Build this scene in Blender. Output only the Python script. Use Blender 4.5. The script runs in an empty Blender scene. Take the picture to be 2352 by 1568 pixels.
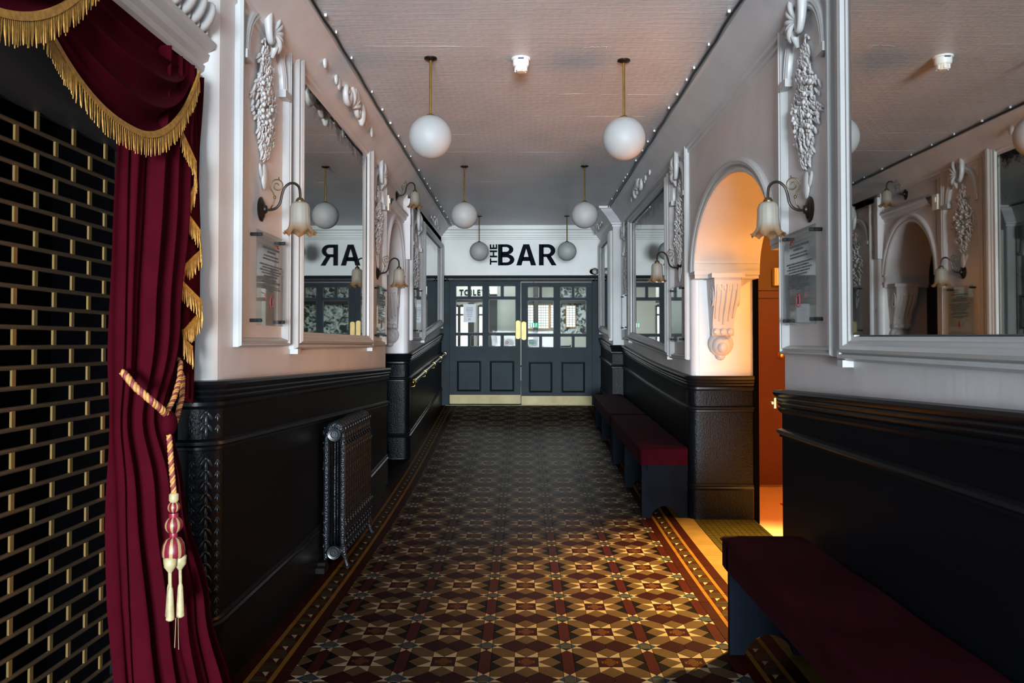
import bpy, bmesh, math, random
from mathutils import Vector, Matrix
random.seed(7)
PI = math.pi
C = bpy.context.scene.collection
SC = bpy.context.scene
# ------------------------------------------------------------------ camera, world, light, exposure
cam_d = bpy.data.cameras.new('camera'); cam = bpy.data.objects.new('camera', cam_d); C.objects.link(cam)
cam_d.sensor_width = 36; cam_d.lens = 28.0; cam_d.clip_start = .05
cam.location = (0, 0, 1.6); cam.rotation_euler = (PI/2+.02, 0, .0131); cam_d.shift_y = -.0151
SC.camera = cam
SC.view_settings.view_transform = 'Standard'; SC.view_settings.look = 'None'
SC.view_settings.gamma = 1; SC.view_settings.use_curve_mapping = False
SC.view_settings.exposure = 0.0
w = bpy.data.worlds.new('world'); SC.world = w; w.use_nodes = True
w.node_tree.nodes['Background'].inputs[0].default_value = (.55, .7, .9, 1)
w.node_tree.nodes['Background'].inputs[1].default_value = .05
def area_light(name, loc, rot, sx, sy, energy, col):
    l = bpy.data.lights.new(name, 'AREA'); l.shape = 'RECTANGLE'; l.size = sx; l.size_y = sy
    l.energy = energy; l.color = col
    o = bpy.data.objects.new(name, l); o.location = loc; o.rotation_euler = rot; C.objects.link(o); return o
# daylight through the glazed street entrance behind the camera
area_light('entrance_daylight', (0.1, -9.0, 1.15), (PI/2+.12, 0, 0), 3.0, 1.9, 3500, (.82, .92, 1.0))
# daylight in the bar beyond the doors
area_light('bar_daylight', (0, 18.2, 3.7), (0, 0, 0), 4.0, 4.0, 420, (.93, .98, 1.0))
# the warm lamp on the ceiling of the side room
sp_ = bpy.data.lights.new('side_room_downlight', 'SPOT'); sp_.energy = 5600; sp_.color = (1.0, .62, .18); sp_.spot_size = 1.22; sp_.spot_blend = 1.0; sp_.shadow_soft_size = .07
spo = bpy.data.objects.new('side_room_downlight', sp_); spo.location = (2.75, 5.9, 3.05); C.objects.link(spo)
spo.rotation_euler = (Vector((1.95, 5.30, 0))-Vector((2.75, 5.9, 3.05))).to_track_quat('-Z', 'Y').to_euler()
pl = bpy.data.lights.new('side_room_lamp', 'POINT'); pl.energy = 118; pl.color = (1.0, .48, .09); pl.shadow_soft_size = .10
plo = bpy.data.objects.new('side_room_lamp', pl); plo.location = (3.1, 6.0, 2.75); C.objects.link(plo)

# ------------------------------------------------------------------ materials
def lin(c):
    f = lambda v: v/12.92 if v <= .04045 else ((v+.055)/1.055)**2.4
    return tuple(f(int(c[i:i+2], 16)/255) for i in (1, 3, 5))
def new_mat(name):
    m = bpy.data.materials.new(name); m.use_nodes = True
    nt = m.node_tree; b = nt.nodes['Principled BSDF']; return m, nt, b
def N(nt, t, **kw):
    n = nt.nodes.new(t)
    for k, v in kw.items():
        if k in ('i',):
            for a, b in v.items(): n.inputs[a].default_value = b
        else: setattr(n, k, v)
    return n
def mat(name, col, rough=.5, metal=0, var=.0, vs=6.0, bump=0, bs=80.0, stretch=None, spec=.5, coat=0, detail=4, vor=False, sheen=0):
    m, nt, b = new_mat(name); L = nt.links.new
    c = lin(col) if isinstance(col, str) else col
    b.inputs['Base Color'].default_value = (*c, 1); b.inputs['Roughness'].default_value = rough
    b.inputs['Metallic'].default_value = metal; b.inputs['Specular IOR Level'].default_value = spec
    b.inputs['Coat Weight'].default_value = coat
    if sheen:
        b.inputs['Sheen Weight'].default_value = sheen; b.inputs['Sheen Roughness'].default_value = .35
        b.inputs['Sheen Tint'].default_value = (*[min(1, v*3+.06) for v in c], 1)
    tc = N(nt, 'ShaderNodeTexCoord'); src = tc.outputs['Object']
    if var:
        n = N(nt, 'ShaderNodeTexNoise', i={'Scale': vs, 'Detail': 5}); L(src, n.inputs['Vector'])
        r = N(nt, 'ShaderNodeValToRGB'); L(n.outputs['Fac'], r.inputs['Fac'])
        r.color_ramp.elements[0].position = .3; r.color_ramp.elements[1].position = .7
        r.color_ramp.elements[0].color = (*[v*(1-var) for v in c], 1); r.color_ramp.elements[1].color = (*[min(1, v*(1+var)) for v in c], 1)
        L(r.outputs['Color'], b.inputs['Base Color'])
    if bump:
        s2 = src
        if stretch:
            mp = N(nt, 'ShaderNodeMapping'); mp.inputs['Scale'].default_value = stretch; L(src, mp.inputs['Vector']); s2 = mp.outputs['Vector']
        n = N(nt, 'ShaderNodeTexVoronoi' if vor else 'ShaderNodeTexNoise', i={'Scale': bs})
        if not vor: n.inputs['Detail'].default_value = detail
        L(s2, n.inputs['Vector'])
        bp = N(nt, 'ShaderNodeBump', i={'Strength': bump, 'Distance': .01}); L(n.outputs[0], bp.inputs['Height']); L(bp.outputs[0], b.inputs['Normal'])
    return m
MT = {}
MT['wall'] = mat('grey_wall_paint', (.585, .575, .585), .42, var=.07, vs=3, bump=.12, bs=14)
MT['white'] = mat('white_gloss_paint', (.43, .435, .435), .38, var=.04, vs=4, bump=.06, bs=25)
MT['pier'] = mat('white_pier_paint', (.68, .69, .69), .4, var=.05, vs=4, bump=.06, bs=18)
MT['plaster'] = mat('painted_plaster', (.50, .49, .485), .4, bump=.15, bs=45)
MT['endwall'] = mat('white_end_wall_paint', (.78, .79, .77), .5, var=.05, vs=2)
MT['black'] = mat('black_gloss_paint', (.0045, .005, .007), .34, bump=.08, bs=60, spec=.2)
MT['blackflat'] = mat('black_dado_paint', (.0035, .004, .006), .42, bump=.06, bs=60, spec=.10)
MT['emboss'] = mat('black_embossed_paint', (.003, .0042, .006), .34, spec=.12, bump=.45, bs=70, detail=6, stretch=(1, 1, .8))
MT['navy'] = mat('blue_black_door_paint', (.011, .023, .031), .5, spec=.15, var=.3, vs=3, bump=.05, bs=60)
MT['navyd'] = mat('blue_black_moulding_paint', (.004, .006, .008), .4, spec=.3)
MT['bench'] = mat('navy_bench_paint', (.0042, .0062, .010), .8, spec=.03, var=.2, vs=5)
MT['velvet'] = mat('burgundy_velvet', (.042, .0015, .0052), .85, var=.12, vs=9, bump=.08, bs=220, spec=.03, sheen=.03)
MT['seat'] = mat('burgundy_seat_velvet', (.019, .0007, .0035), .9, var=.2, vs=7, bump=.08, bs=220, spec=.04, sheen=.04)
MT['lining'] = mat('dark_red_lining', (.045, .0016, .0045), .85, spec=.03)
MT['gold'] = mat('gold_fringe', (.40, .20, .035), .45, metal=.25, var=.35, vs=60)
MT['brass'] = mat('aged_brass', (.42, .27, .07), .32, metal=1, var=.2, vs=12)
MT['brassb'] = mat('polished_brass', (.85, .68, .34), .22, metal=1, var=.12, vs=9)
MT['plate'] = mat('worn_brass_plate', (.46, .34, .14), .5, metal=.8, var=.15, vs=9)
MT['kick'] = mat('brushed_brass_plate', (.19, .16, .085), .5, metal=.7, var=.18, vs=4)
MT['bronze'] = mat('dark_bronze', (.035, .026, .022), .32, metal=.7)
MT['goldwire'] = mat('gilt_wire', (.13, .09, .045), .4, metal=.8)
MT['link'] = mat('brass_grille_link', (.26, .165, .055), .45, metal=.55)
MT['rod'] = mat('brown_grille_rod', (.075, .045, .024), .5, metal=.1)
MT['void'] = mat('unlit_black_paint', (.0015, .0015, .002), .9, spec=.02)
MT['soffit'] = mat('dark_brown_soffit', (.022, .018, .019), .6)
MT['iron'] = mat('black_cast_iron', (.006, .008, .011), .34, bump=.4, bs=110, vor=True, spec=.4)
MT['ironp'] = mat('black_iron_plain', (.014, .018, .023), .30)
MT['plastic'] = mat('cream_plastic', (.78, .74, .62), .4)
MT['wplastic'] = mat('white_plastic', (.86, .86, .84), .35)
MT['bplastic'] = mat('black_plastic', (.012, .012, .013), .35)
MT['letter'] = mat('blue_black_lettering', (.006, .008, .013), .7, spec=.03)
MT['print'] = mat('dark_print', (.05, .055, .06), .6)
MT['redprint'] = mat('red_print', (.25, .035, .05), .6)
MT['paper'] = mat('white_paper', (.74, .77, .80), .7)
MT['grout'] = mat('grey_grout', (.010, .009, .008), .9, spec=.02)
MT['maroon'] = mat('maroon_silk', (.22, .012, .035), .4)
MT['cream'] = mat('cream_silk', (.40, .34, .18), .45, var=.2, vs=40)
MT['wood'] = mat('dark_wood_block', (.012, .010, .011), .8, spec=.05, var=.3, vs=20)
MT['reddoor'] = mat('oxblood_door_paint', (.115, .024, .013), .45, var=.10, vs=3)
MT['brownpanel'] = mat('brown_panel_paint', (.12, .055, .025), .5)
MT['sidewall'] = mat('side_room_cream_paint', (.60, .42, .20), .6)
MT['lino'] = mat('salmon_lino', (.80, .46, .27), .45, var=.05, vs=4)
MT['mat1'] = mat('red_mat_border', (.50, .09, .05), .8)
MT['mat2'] = mat('buff_mat_weave', (.62, .46, .25), .85, var=.35, vs=30)
MT['pale'] = mat('pale_bar_wall', (.50, .52, .47), .7)
MT['dark'] = mat('dark_bar_timber', (.018, .014, .012), .45)
MT['green'] = mat('exit_sign_green', (.02, .35, .16), .5)
MT['sage'] = mat('sage_sticker', (.10, .22, .18), .5)
MT['ochre'] = mat('orange_pine', (.45, .22, .05), .5)
# ceiling: glossy painted anaglypta paper
def ceiling_mat():
    m, nt, b = new_mat('embossed_ceiling_paper'); L = nt.links.new
    b.inputs['Roughness'].default_value = .38
    tc = N(nt, 'ShaderNodeTexCoord')
    mp = N(nt, 'ShaderNodeMapping'); mp.inputs['Scale'].default_value = (5, 34, 1); L(tc.outputs['Object'], mp.inputs['Vector'])
    n = N(nt, 'ShaderNodeTexNoise', i={'Scale': 1.0, 'Detail': 8, 'Roughness': .75}); L(mp.outputs[0], n.inputs['Vector'])
    mp2 = N(nt, 'ShaderNodeMapping'); mp2.inputs['Scale'].default_value = (4.6, 6.4, 1); L(tc.outputs['Object'], mp2.inputs['Vector'])
    br = N(nt, 'ShaderNodeTexBrick', i={'Scale': 1.0, 'Mortar Size': .12, 'Mortar Smooth': .8, 'Brick Width': .5, 'Row Height': .5}); L(mp2.outputs[0], br.inputs['Vector'])
    ma = N(nt, 'ShaderNodeMath', operation='MULTIPLY_ADD'); ma.inputs[1].default_value = .11
    L(br.outputs['Fac'], ma.inputs[0]); L(n.outputs['Fac'], ma.inputs[2])
    n3 = N(nt, 'ShaderNodeTexNoise', i={'Scale': .9, 'Detail': 2}); L(tc.outputs['Object'], n3.inputs['Vector'])
    ma2 = N(nt, 'ShaderNodeMath', operation='MULTIPLY_ADD'); ma2.inputs[1].default_value = 1.6; L(n3.outputs['Fac'], ma2.inputs[0]); L(ma.outputs[0], ma2.inputs[2])
    bp = N(nt, 'ShaderNodeBump', i={'Strength': .85, 'Distance': .012}); L(ma2.outputs[0], bp.inputs['Height']); L(bp.outputs[0], b.inputs['Normal'])
    n2 = N(nt, 'ShaderNodeTexNoise', i={'Scale': 1.3, 'Detail': 4}); L(tc.outputs['Object'], n2.inputs['Vector'])
    r = N(nt, 'ShaderNodeValToRGB'); r.color_ramp.elements[0].position = .35; r.color_ramp.elements[1].position = .68
    r.color_ramp.elements[0].color = (.475, .465, .48, 1); r.color_ramp.elements[1].color = (.565, .55, .565, 1)
    L(n2.outputs['Fac'], r.inputs['Fac']); L(r.outputs[0], b.inputs['Base Color']); return m
MT['ceil'] = ceiling_mat()
def mirror_mat():
    m, nt, b = new_mat('old_mirror_glass'); L = nt.links.new
    b.inputs['Metallic'].default_value = 1; b.inputs['Roughness'].default_value = .015
    tc = N(nt, 'ShaderNodeTexCoord'); sp = N(nt, 'ShaderNodeSeparateXYZ'); L(tc.outputs['Generated'], sp.inputs[0])
    n = N(nt, 'ShaderNodeTexNoise', i={'Scale': 9.0, 'Detail': 6, 'Roughness': .7}); L(tc.outputs['Object'], n.inputs['Vector'])
    # silvering lost near the upper edge
    mr = N(nt, 'ShaderNodeMapRange'); mr.inputs[1].default_value = .84; mr.inputs[2].default_value = 1.0; mr.inputs[3].default_value = .0; mr.inputs[4].default_value = .50
    L(sp.outputs['Z'], mr.inputs[0])
    ad = N(nt, 'ShaderNodeMath', operation='ADD'); L(n.outputs['Fac'], ad.inputs[0]); L(mr.outputs[0], ad.inputs[1])
    r = N(nt, 'ShaderNodeValToRGB'); r.color_ramp.elements[0].position = .66; r.color_ramp.elements[1].position = .85
    r.color_ramp.elements[0].color = (.53, .54, .515, 1); r.color_ramp.elements[1].color = (.02, .02, .02, 1)
    L(ad.outputs[0], r.inputs['Fac']); L(r.outputs[0], b.inputs['Base Color']); return m
MT['mirror'] = mirror_mat()
def thin_glass(name, tint, refl=.9, base=.04):
    m = bpy.data.materials.new(name); m.use_nodes = True; nt = m.node_tree; L = nt.links.new
    for x in list(nt.nodes): nt.nodes.remove(x)
    o = N(nt, 'ShaderNodeOutputMaterial'); mx = N(nt, 'ShaderNodeMixShader'); t = N(nt, 'ShaderNodeBsdfTransparent'); g = N(nt, 'ShaderNodeBsdfGlossy')
    t.inputs[0].default_value = (*tint, 1); g.inputs['Roughness'].default_value = .02; g.inputs[0].default_value = (.95, .97, 1, 1)
    lw = N(nt, 'ShaderNodeLayerWeight', i={'Blend': .5}); f = N(nt, 'ShaderNodeMath', operation='POWER'); f.inputs[1].default_value = 4.0; L(lw.outputs['Facing'], f.inputs[0]); mm = N(nt, 'ShaderNodeMath', operation='MULTIPLY_ADD'); mm.inputs[1].default_value = refl; mm.inputs[2].default_value = base; mm.use_clamp = True
    L(f.outputs[0], mm.inputs[0]); L(mm.outputs[0], mx.inputs[0]); L(t.outputs[0], mx.inputs[1]); L(g.outputs[0], mx.inputs[2]); L(mx.outputs[0], o.inputs[0]); return m
MT['glass'] = thin_glass('window_glass', (.95, .97, .96), .9, .002)
MT['acrylic'] = thin_glass('clear_acrylic', (.92, .94, .93), 1.0, .06)
def opal():
    m, nt, b = new_mat('opal_glass'); L = nt.links.new
    b.inputs['Base Color'].default_value = (.36, .37, .375, 1); b.inputs['Roughness'].default_value = .55
    b.inputs['Subsurface Weight'].default_value = .55; b.inputs['Subsurface Radius'].default_value = (1, .95, .9); b.inputs['Subsurface Scale'].default_value = .12
    return m
MT['opal'] = opal()
def shade_mat():
    m = bpy.data.materials.new('frosted_shade_glass'); m.use_nodes = True; nt = m.node_tree; L = nt.links.new
    for x in list(nt.nodes): nt.nodes.remove(x)
    o = N(nt, 'ShaderNodeOutputMaterial'); tc = N(nt, 'ShaderNodeTexCoord'); sp = N(nt, 'ShaderNodeSeparateXYZ'); L(tc.outputs['Generated'], sp.inputs[0])
    r = N(nt, 'ShaderNodeValToRGB'); e = r.color_ramp.elements
    e[0].position = .0; e[0].color = (.36, .19, .085, 1); e[1].position = .40; e[1].color = (.50, .48, .42, 1)
    k = e.new(.14); k.color = (.42, .27, .14, 1); L(sp.outputs['Z'], r.inputs['Fac'])
    d = N(nt, 'ShaderNodeBsdfPrincipled'); d.inputs['Roughness'].default_value = .22; d.inputs['Coat Weight'].default_value = .3; L(r.outputs[0], d.inputs['Base Color'])
    t = N(nt, 'ShaderNodeBsdfTranslucent'); L(r.outputs[0], t.inputs[0])
    tr = N(nt, 'ShaderNodeBsdfTransparent'); L(r.outputs[0], tr.inputs[0])
    m1 = N(nt, 'ShaderNodeMixShader'); m1.inputs[0].default_value = .40; L(d.outputs[0], m1.inputs[1]); L(t.outputs[0], m1.inputs[2])
    m2 = N(nt, 'ShaderNodeMixShader'); m2.inputs[0].default_value = .32; L(m1.outputs[0], m2.inputs[1]); L(tr.outputs[0], m2.inputs[2]); L(m2.outputs[0], o.inputs[0]); return m
MT['shade'] = shade_mat()
def emit(name, col, s):
    m, nt, b = new_mat(name); b.inputs['Emission Color'].default_value = (*col, 1); b.inputs['Emission Strength'].default_value = s
    b.inputs['Base Color'].default_value = (.8, .8, .8, 1); return m
MT['sky'] = emit('daylit_window', (.95, .99, 1.0), 4.0)
MT['skyl'] = emit('daylit_leaded_window', (.80, .92, .88), .8)
def wallpaper():
    m, nt, b = new_mat('foliage_wallpaper'); L = nt.links.new
    tc = N(nt, 'ShaderNodeTexCoord'); n = N(nt, 'ShaderNodeTexNoise', i={'Scale': 7.0, 'Detail': 5, 'Distortion': 1.2}); L(tc.outputs['Object'], n.inputs['Vector'])
    r = N(nt, 'ShaderNodeValToRGB'); r.color_ramp.elements[0].position = .42; r.color_ramp.elements[1].position = .60
    r.color_ramp.elements[0].color = (.01, .02, .022, 1); r.color_ramp.elements[1].color = (.50, .58, .56, 1)
    L(n.outputs['Fac'], r.inputs['Fac']); L(r.outputs[0], b.inputs['Base Color']); return m
MT['leafy'] = wallpaper()
# encaustic tiles
def tile(name, c, var=.14):
    return mat(name, c, .5, var=var, vs=7, bump=.04, bs=60, spec=.03)
TM = {'brown': tile('buff_brown_tile', (0.0422, 0.0258, 0.0122)), 'red': tile('red_tile', (0.0204, 0.0034, 0.0022)), 'maroon': tile('maroon_tile', (0.0112, 0.0020, 0.0019)),
      'black': tile('black_tile', (0.0024, 0.0015, 0.0015)), 'white': tile('cream_tile', (0.1836, 0.1462, 0.0918)), 'blue': tile('blue_tile', (0.0109, 0.0231, 0.0422)),
      'grey': tile('grey_tile', (0.0272, 0.0252, 0.0224)), 'yellow': tile('ochre_strip_tile', (0.1020, 0.0490, 0.0088)), 'stripe': tile('red_brown_strip_tile', (0.0150, 0.0031, 0.0019)),
      'cement': tile('cement_strip', (0.0068, 0.0048, 0.0037)), 'ochre': tile('buff_kerb_tile', (0.1088, 0.0680, 0.0231)), 'olive': tile('olive_brown_tile', (0.0204, 0.0129, 0.0054)),
      'green': tile('olive_mosaic_tile', (0.0272, 0.0211, 0.0051))}
def motif():
    m, nt, b = new_mat('encaustic_motif_tile'); L = nt.links.new; b.inputs['Roughness'].default_value = .5; b.inputs['Specular IOR Level'].default_value = .03
    uv = N(nt, 'ShaderNodeUVMap'); sp = N(nt, 'ShaderNodeSeparateXYZ'); L(uv.outputs[0], sp.inputs[0])
    def mth(op, a, b2=None):
        n = N(nt, 'ShaderNodeMath', operation=op)
        for k, v in enumerate((a, b2)):
            if v is None: continue
            if isinstance(v, (int, float)): n.inputs[k].default_value = v
            else: L(v, n.inputs[k])
        return n.outputs[0]
    x, y = sp.outputs[0], sp.outputs[1]
    r = mth('SQRT', mth('ADD', mth('MULTIPLY', x, x), mth('MULTIPLY', y, y)))
    ang = mth('ARCTAN2', y, x); pet = mth('MULTIPLY', mth('COSINE', mth('MULTIPLY', ang, 4.0)), .16)
    inside = mth('LESS_THAN', r, mth('ADD', pet, .66))
    ring = mth('GREATER_THAN', mth('SINE', mth('MULTIPLY', mth('ADD', r, pet), 19.0)), -.35)
    fac = mth('MULTIPLY', inside, ring)
    mx = N(nt, 'ShaderNodeMix', data_type='RGBA'); L(fac, mx.inputs[0])
    mx.inputs[6].default_value = (.013, .0023, .0016, 1); mx.inputs[7].default_value = (.062, .025, .006, 1); L(mx.outputs[2], b.inputs['Base Color']); return m
TM['motif'] = motif()

# ------------------------------------------------------------------ mesh helpers
class MB:
    def __init__(s): s.v = []; s.f = []; s.uv = None
    def add(s, vs, fs):
        o = len(s.v); s.v += [tuple(p) for p in vs]; s.f += [tuple(i+o for i in f) for f in fs]; return s
    def box(s, x0, x1, y0, y1, z0, z1):
        return s.add([(x0, y0, z0), (x1, y0, z0), (x1, y1, z0), (x0, y1, z0), (x0, y0, z1), (x1, y0, z1), (x1, y1, z1), (x0, y1, z1)],
                     [(3, 2, 1, 0), (4, 5, 6, 7), (0, 1, 5, 4), (1, 2, 6, 5), (2, 3, 7, 6), (3, 0, 4, 7)])
    def tube(s, pts, r, n=8, cap=True):
        pts = [Vector(p) for p in pts]; m = len(pts); rs = r if isinstance(r, (list, tuple)) else [r]*m
        vs = []; prev = None
        for i, p in enumerate(pts):
            d = (pts[min(i+1, m-1)]-pts[max(i-1, 0)])
            if d.length < 1e-9: d = Vector((0, 0, 1))
            d.normalize()
            if prev is None:
                a = Vector((0, 0, 1)) if abs(d.z) < .9 else Vector((1, 0, 0)); u = d.cross(a).normalized()
            else:
                u = prev-d*prev.dot(d); u = u.normalized() if u.length > 1e-6 else d.orthogonal().normalized()
            prev = u; v = d.cross(u)
            for k in range(n):
                t = 2*PI*k/n; vs.append(p+(u*math.cos(t)+v*math.sin(t))*rs[i])
        fs = [(i*n+k, i*n+(k+1) % n, (i+1)*n+(k+1) % n, (i+1)*n+k) for i in range(m-1) for k in range(n)]
        if cap: fs += [tuple(range(n-1, -1, -1)), tuple((m-1)*n+k for k in range(n))]
        return s.add(vs, fs)
    def lathe(s, prof, n=24, M=None, wave=None):     # prof [(r, h)], axis +Z of M
        M = M or Matrix.Identity(4); vs = []
        for j, (r, h) in enumerate(prof):
            for k in range(n):
                t = 2*PI*k/n; rr, hh = r, h
                if wave: rr, hh = wave(j, t, r, h)
                vs.append(M @ Vector((rr*math.cos(t), rr*math.sin(t), hh)))
        fs = [(j*n+k, j*n+(k+1) % n, (j+1)*n+(k+1) % n, (j+1)*n+k) for j in range(len(prof)-1) for k in range(n)]
        return s.add(vs, fs)
    def ell(s, c, rx, ry, rz, M=None, n=8, m=6):
        M = M or Matrix.Identity(3); vs = []; c = Vector(c)
        for j in range(1, m):
            ph = PI*j/m
            for k in range(n):
                t = 2*PI*k/n; vs.append(c+M @ Vector((rx*math.sin(ph)*math.cos(t), ry*math.sin(ph)*math.sin(t), rz*math.cos(ph))))
        vs += [c+M @ Vector((0, 0, rz)), c+M @ Vector((0, 0, -rz))]; T = (m-1)*n
        fs = [(j*n+k, (j+1)*n+k, (j+1)*n+(k+1) % n, j*n+(k+1) % n) for j in range(m-2) for k in range(n)]
        fs += [(T, k, (k+1) % n) for k in range(n)] + [(T+1, (m-2)*n+(k+1) % n, (m-2)*n+k) for k in range(n)]
        return s.add(vs, fs)
    def prism(s, poly, fn, d0, d1):      # poly 2D, fn(u, v, d) -> 3D
        n = len(poly); vs = [fn(u, v, d0) for u, v in poly]+[fn(u, v, d1) for u, v in poly]
        return s.add(vs, [tuple(range(n-1, -1, -1)), tuple(range(n, 2*n))]+[(k, (k+1) % n, n+(k+1) % n, n+k) for k in range(n)])
    def build(s, name, m, parent=None, smooth=False, ang=None, recalc=True):
        me = bpy.data.meshes.new(name); me.from_pydata(s.v, [], s.f)
        if recalc:
            bm = bmesh.new(); bm.from_mesh(me); bmesh.ops.recalc_face_normals(bm, faces=bm.faces); bm.to_mesh(me); bm.free()
        ms = m if isinstance(m, list) else [m]
        for x in ms: me.materials.append(x)
        if smooth:
            for p in me.polygons: p.use_smooth = True
            if ang: me.set_sharp_from_angle(angle=ang)
        o = bpy.data.objects.new(name, me); C.objects.link(o)
        if parent: o.parent = parent; o.matrix_parent_inverse = Matrix.Translation(-Vector(parent.location)) if parent.location.length else Matrix.Identity(4)
        return o
def tag(o, label=None, cat=None, group=None, kind=None):
    if label: o['label'] = label
    if cat: o['category'] = cat
    if group: o['group'] = group
    if kind: o['kind'] = kind
    return o
def empty(name, loc=(0, 0, 0), label=None, cat=None, group=None, kind=None):
    o = bpy.data.objects.new(name, None); o.location = loc; o.empty_display_size = .05; C.objects.link(o); return tag(o, label, cat, group, kind)
def copy_tree(root, loc, rz=None, label=None):
    def cp(o, par):
        c = o.copy(); C.objects.link(c)
        if par: c.parent = par
        for ch in list(o.children): cp(ch, c)
        return c
    kids = list(root.children)
    r = root.copy(); C.objects.link(r); r.location = loc
    if rz is not None: r.rotation_euler = (0, 0, rz)
    if label: r['label'] = label
    for k in kids: cp(k, r)
    return r
def rot_to(d):       # matrix whose +Z points along d
    return Vector(d).to_track_quat('Z', 'Y').to_matrix().to_4x4()
def T(x, y, z): return Matrix.Translation((x, y, z))
def frange(a, b, n): return [a+(b-a)*i/(n-1) for i in range(n)]
# floor height: level, then a ramp rising to the doors
def h(y):
    if y <= 5: return 0.0
    if y <= 10: return .00875*(y-5)**2
    return .21875+.0875*(y-10) if y < 13.75 else .21875+.0875*3.75
def sweep(mb, path, prof, step=.35):
    # path [(x, y)], room on the right of travel; prof [(offset, z or f(y))]
    pts = [path[0]]
    for a, b in zip(path, path[1:]):
        d = math.dist(a, b); k = max(1, int(d/step))
        pts += [(a[0]+(b[0]-a[0])*i/k, a[1]+(b[1]-a[1])*i/k) for i in range(1, k+1)]
    n = len(pts); vs = []
    for i, p in enumerate(pts):
        def nrm(a, b):
            d = math.dist(a, b); return ((b[1]-a[1])/d, -(b[0]-a[0])/d)
        na = nrm(pts[max(i-1, 0)], pts[max(i-1, 0)+1]) ; nb = nrm(pts[min(i, n-2)], pts[min(i, n-2)+1])
        mx, my = na[0]+nb[0], na[1]+nb[1]; q = mx*mx+my*my
        k = 2/q if q > 1e-6 else 0
        for off, z in prof:
            vs.append((p[0]+mx*k*off, p[1]+my*k*off, z(p[1]) if callable(z) else z))
    m = len(prof)
    fs = [(i*m+j, (i+1)*m+j, (i+1)*m+j+1, i*m+j+1) for i in range(n-1) for j in range(m-1)]
    return mb.add(vs, fs)
def arc(cx, cy, r, a0, a1, n=7): return [(cx+r*math.cos(a), cy+r*math.sin(a)) for a in frange(a0, a1, n)]
def frame(mb, xw, s, y0, y1, z0a, z0b, z1, prof, kt=1.0, kb=1.0):
    vs = []
    for t, d in prof:
        x = xw+s*d
        vs += [(x, y0+t, z0a+t*kb), (x, y1-t, z0b+t*kb), (x, y1-t, z1-t*kt), (x, y0+t, z1-t*kt)]
    fs = [(j*4+k, j*4+(k+1) % 4, (j+1)*4+(k+1) % 4, (j+1)*4+k) for j in range(len(prof)-1) for k in range(4)]
    return mb.add(vs, fs)
# ------------------------------------------------------------------ the room: walls, ceiling, end wall
XL, XLF, XR, XRF, YE, ZC = -1.45, -1.39, 1.50, 1.342, 13.6, 3.58
wl = empty('wall_left', kind='structure'); wr = empty('wall_right', kind='structure'); we = empty('wall_back', kind='structure')
def ellipse_pts(yc, zc, a, b, n=28): return [(yc-a*math.cos(PI*i/(n-1)), zc+b*math.sin(PI*i/(n-1))) for i in range(n)]
def arch_wall(name, parent, x0, x1, ya, yb, yc, zc, a, b, ztop, m):
    """the piece of wall over an arch: from springing line to ztop, thickness x0..x1"""
    pts = ellipse_pts(yc, zc, a, b); poly_low = [(ya, zc)]+pts+[(yb, zc)]
    mb = MB(); n = len(poly_low)
    for x in (x0, x1): mb.v += [(x, p[0], p[1]) for p in poly_low]+[(x, p[0], ztop) for p in poly_low]
    for q in (0, 1):
        o = q*2*n
        mb.f += [(o+i, o+i+1, o+n+i+1, o+n+i) for i in range(n-1)]
    mb.f += [(i, 2*n+i, 2*n+i+1, i+1) for i in range(n-1)]
    return mb.build(name, m, parent, smooth=True, ang=.5)
# left wall
PL1 = [(-2.6, 3.70), (-1.55, 3.70)]+arc(-1.55, 3.80, .10, -PI/2, 0)[1:]+[(XL, 8.42), (-1.95, 8.42)]
PL2 = [(-1.95, 9.63), (-1.45, 9.63)]+arc(-1.45, 9.69, .06, -PI/2, 0, 5)[1:]+[(XLF, YE)]
o = sweep(MB(), PL1, [(0, 0), (0, 3.62)]).build('near_wall', MT['wall'], wl, True, .6)
o = sweep(MB(), PL2, [(0, 0), (0, 3.62)]).build('far_wall', MT['wall'], wl, True, .6)
arch_wall('arch_wall', wl, XL+.005, -1.95, 8.42, 9.63, 9.02, 2.31, .56, .64, 3.62, MT['wall'])
MB().box(XL-.02, XLF, 9.60, YE, 3.30, 3.45).build('upper_ledge', MT['wall'], wl)
# white face of the first pier
sweep(MB(), [(-1.62, 3.698), (-1.55, 3.698)]+arc(-1.55, 3.80, .103, -PI/2, -.25), [(0, 1.40), (0, 3.6)]).build('pier_face', MT['pier'], wl, True, .6)
MB().box(-1.602, -1.570, 3.68, 3.698, 1.40, 2.85).build('edge_strip', MT['bronze'], wl)
# wall behind the camera on the left, over the curtained opening
MB().box(-1.75, -1.50, -6, 3.70, 3.05, 3.62).build('lintel_wall', MT['wall'], wl)
MB().box(-2.0, -1.62, -6, 1.0, 0, 3.05).build('street_end_wall', MT['wall'], wl)
# alcove behind the left arch
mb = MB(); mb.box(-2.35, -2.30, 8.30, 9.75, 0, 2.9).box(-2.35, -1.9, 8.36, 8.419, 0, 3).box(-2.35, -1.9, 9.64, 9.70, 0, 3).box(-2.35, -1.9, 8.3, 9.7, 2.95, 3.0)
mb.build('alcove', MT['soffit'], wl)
dl = empty('door_3', kind='structure')
mb = MB().box(-2.30, -2.26, 8.55, 9.50, .1, 2.22); mb.build('door_leaf', MT['dark'], dl)
MB().box(-2.30, -2.25, 8.45, 9.60, 2.25, 2.29).build('door_rail', MT['dark'], dl)
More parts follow.
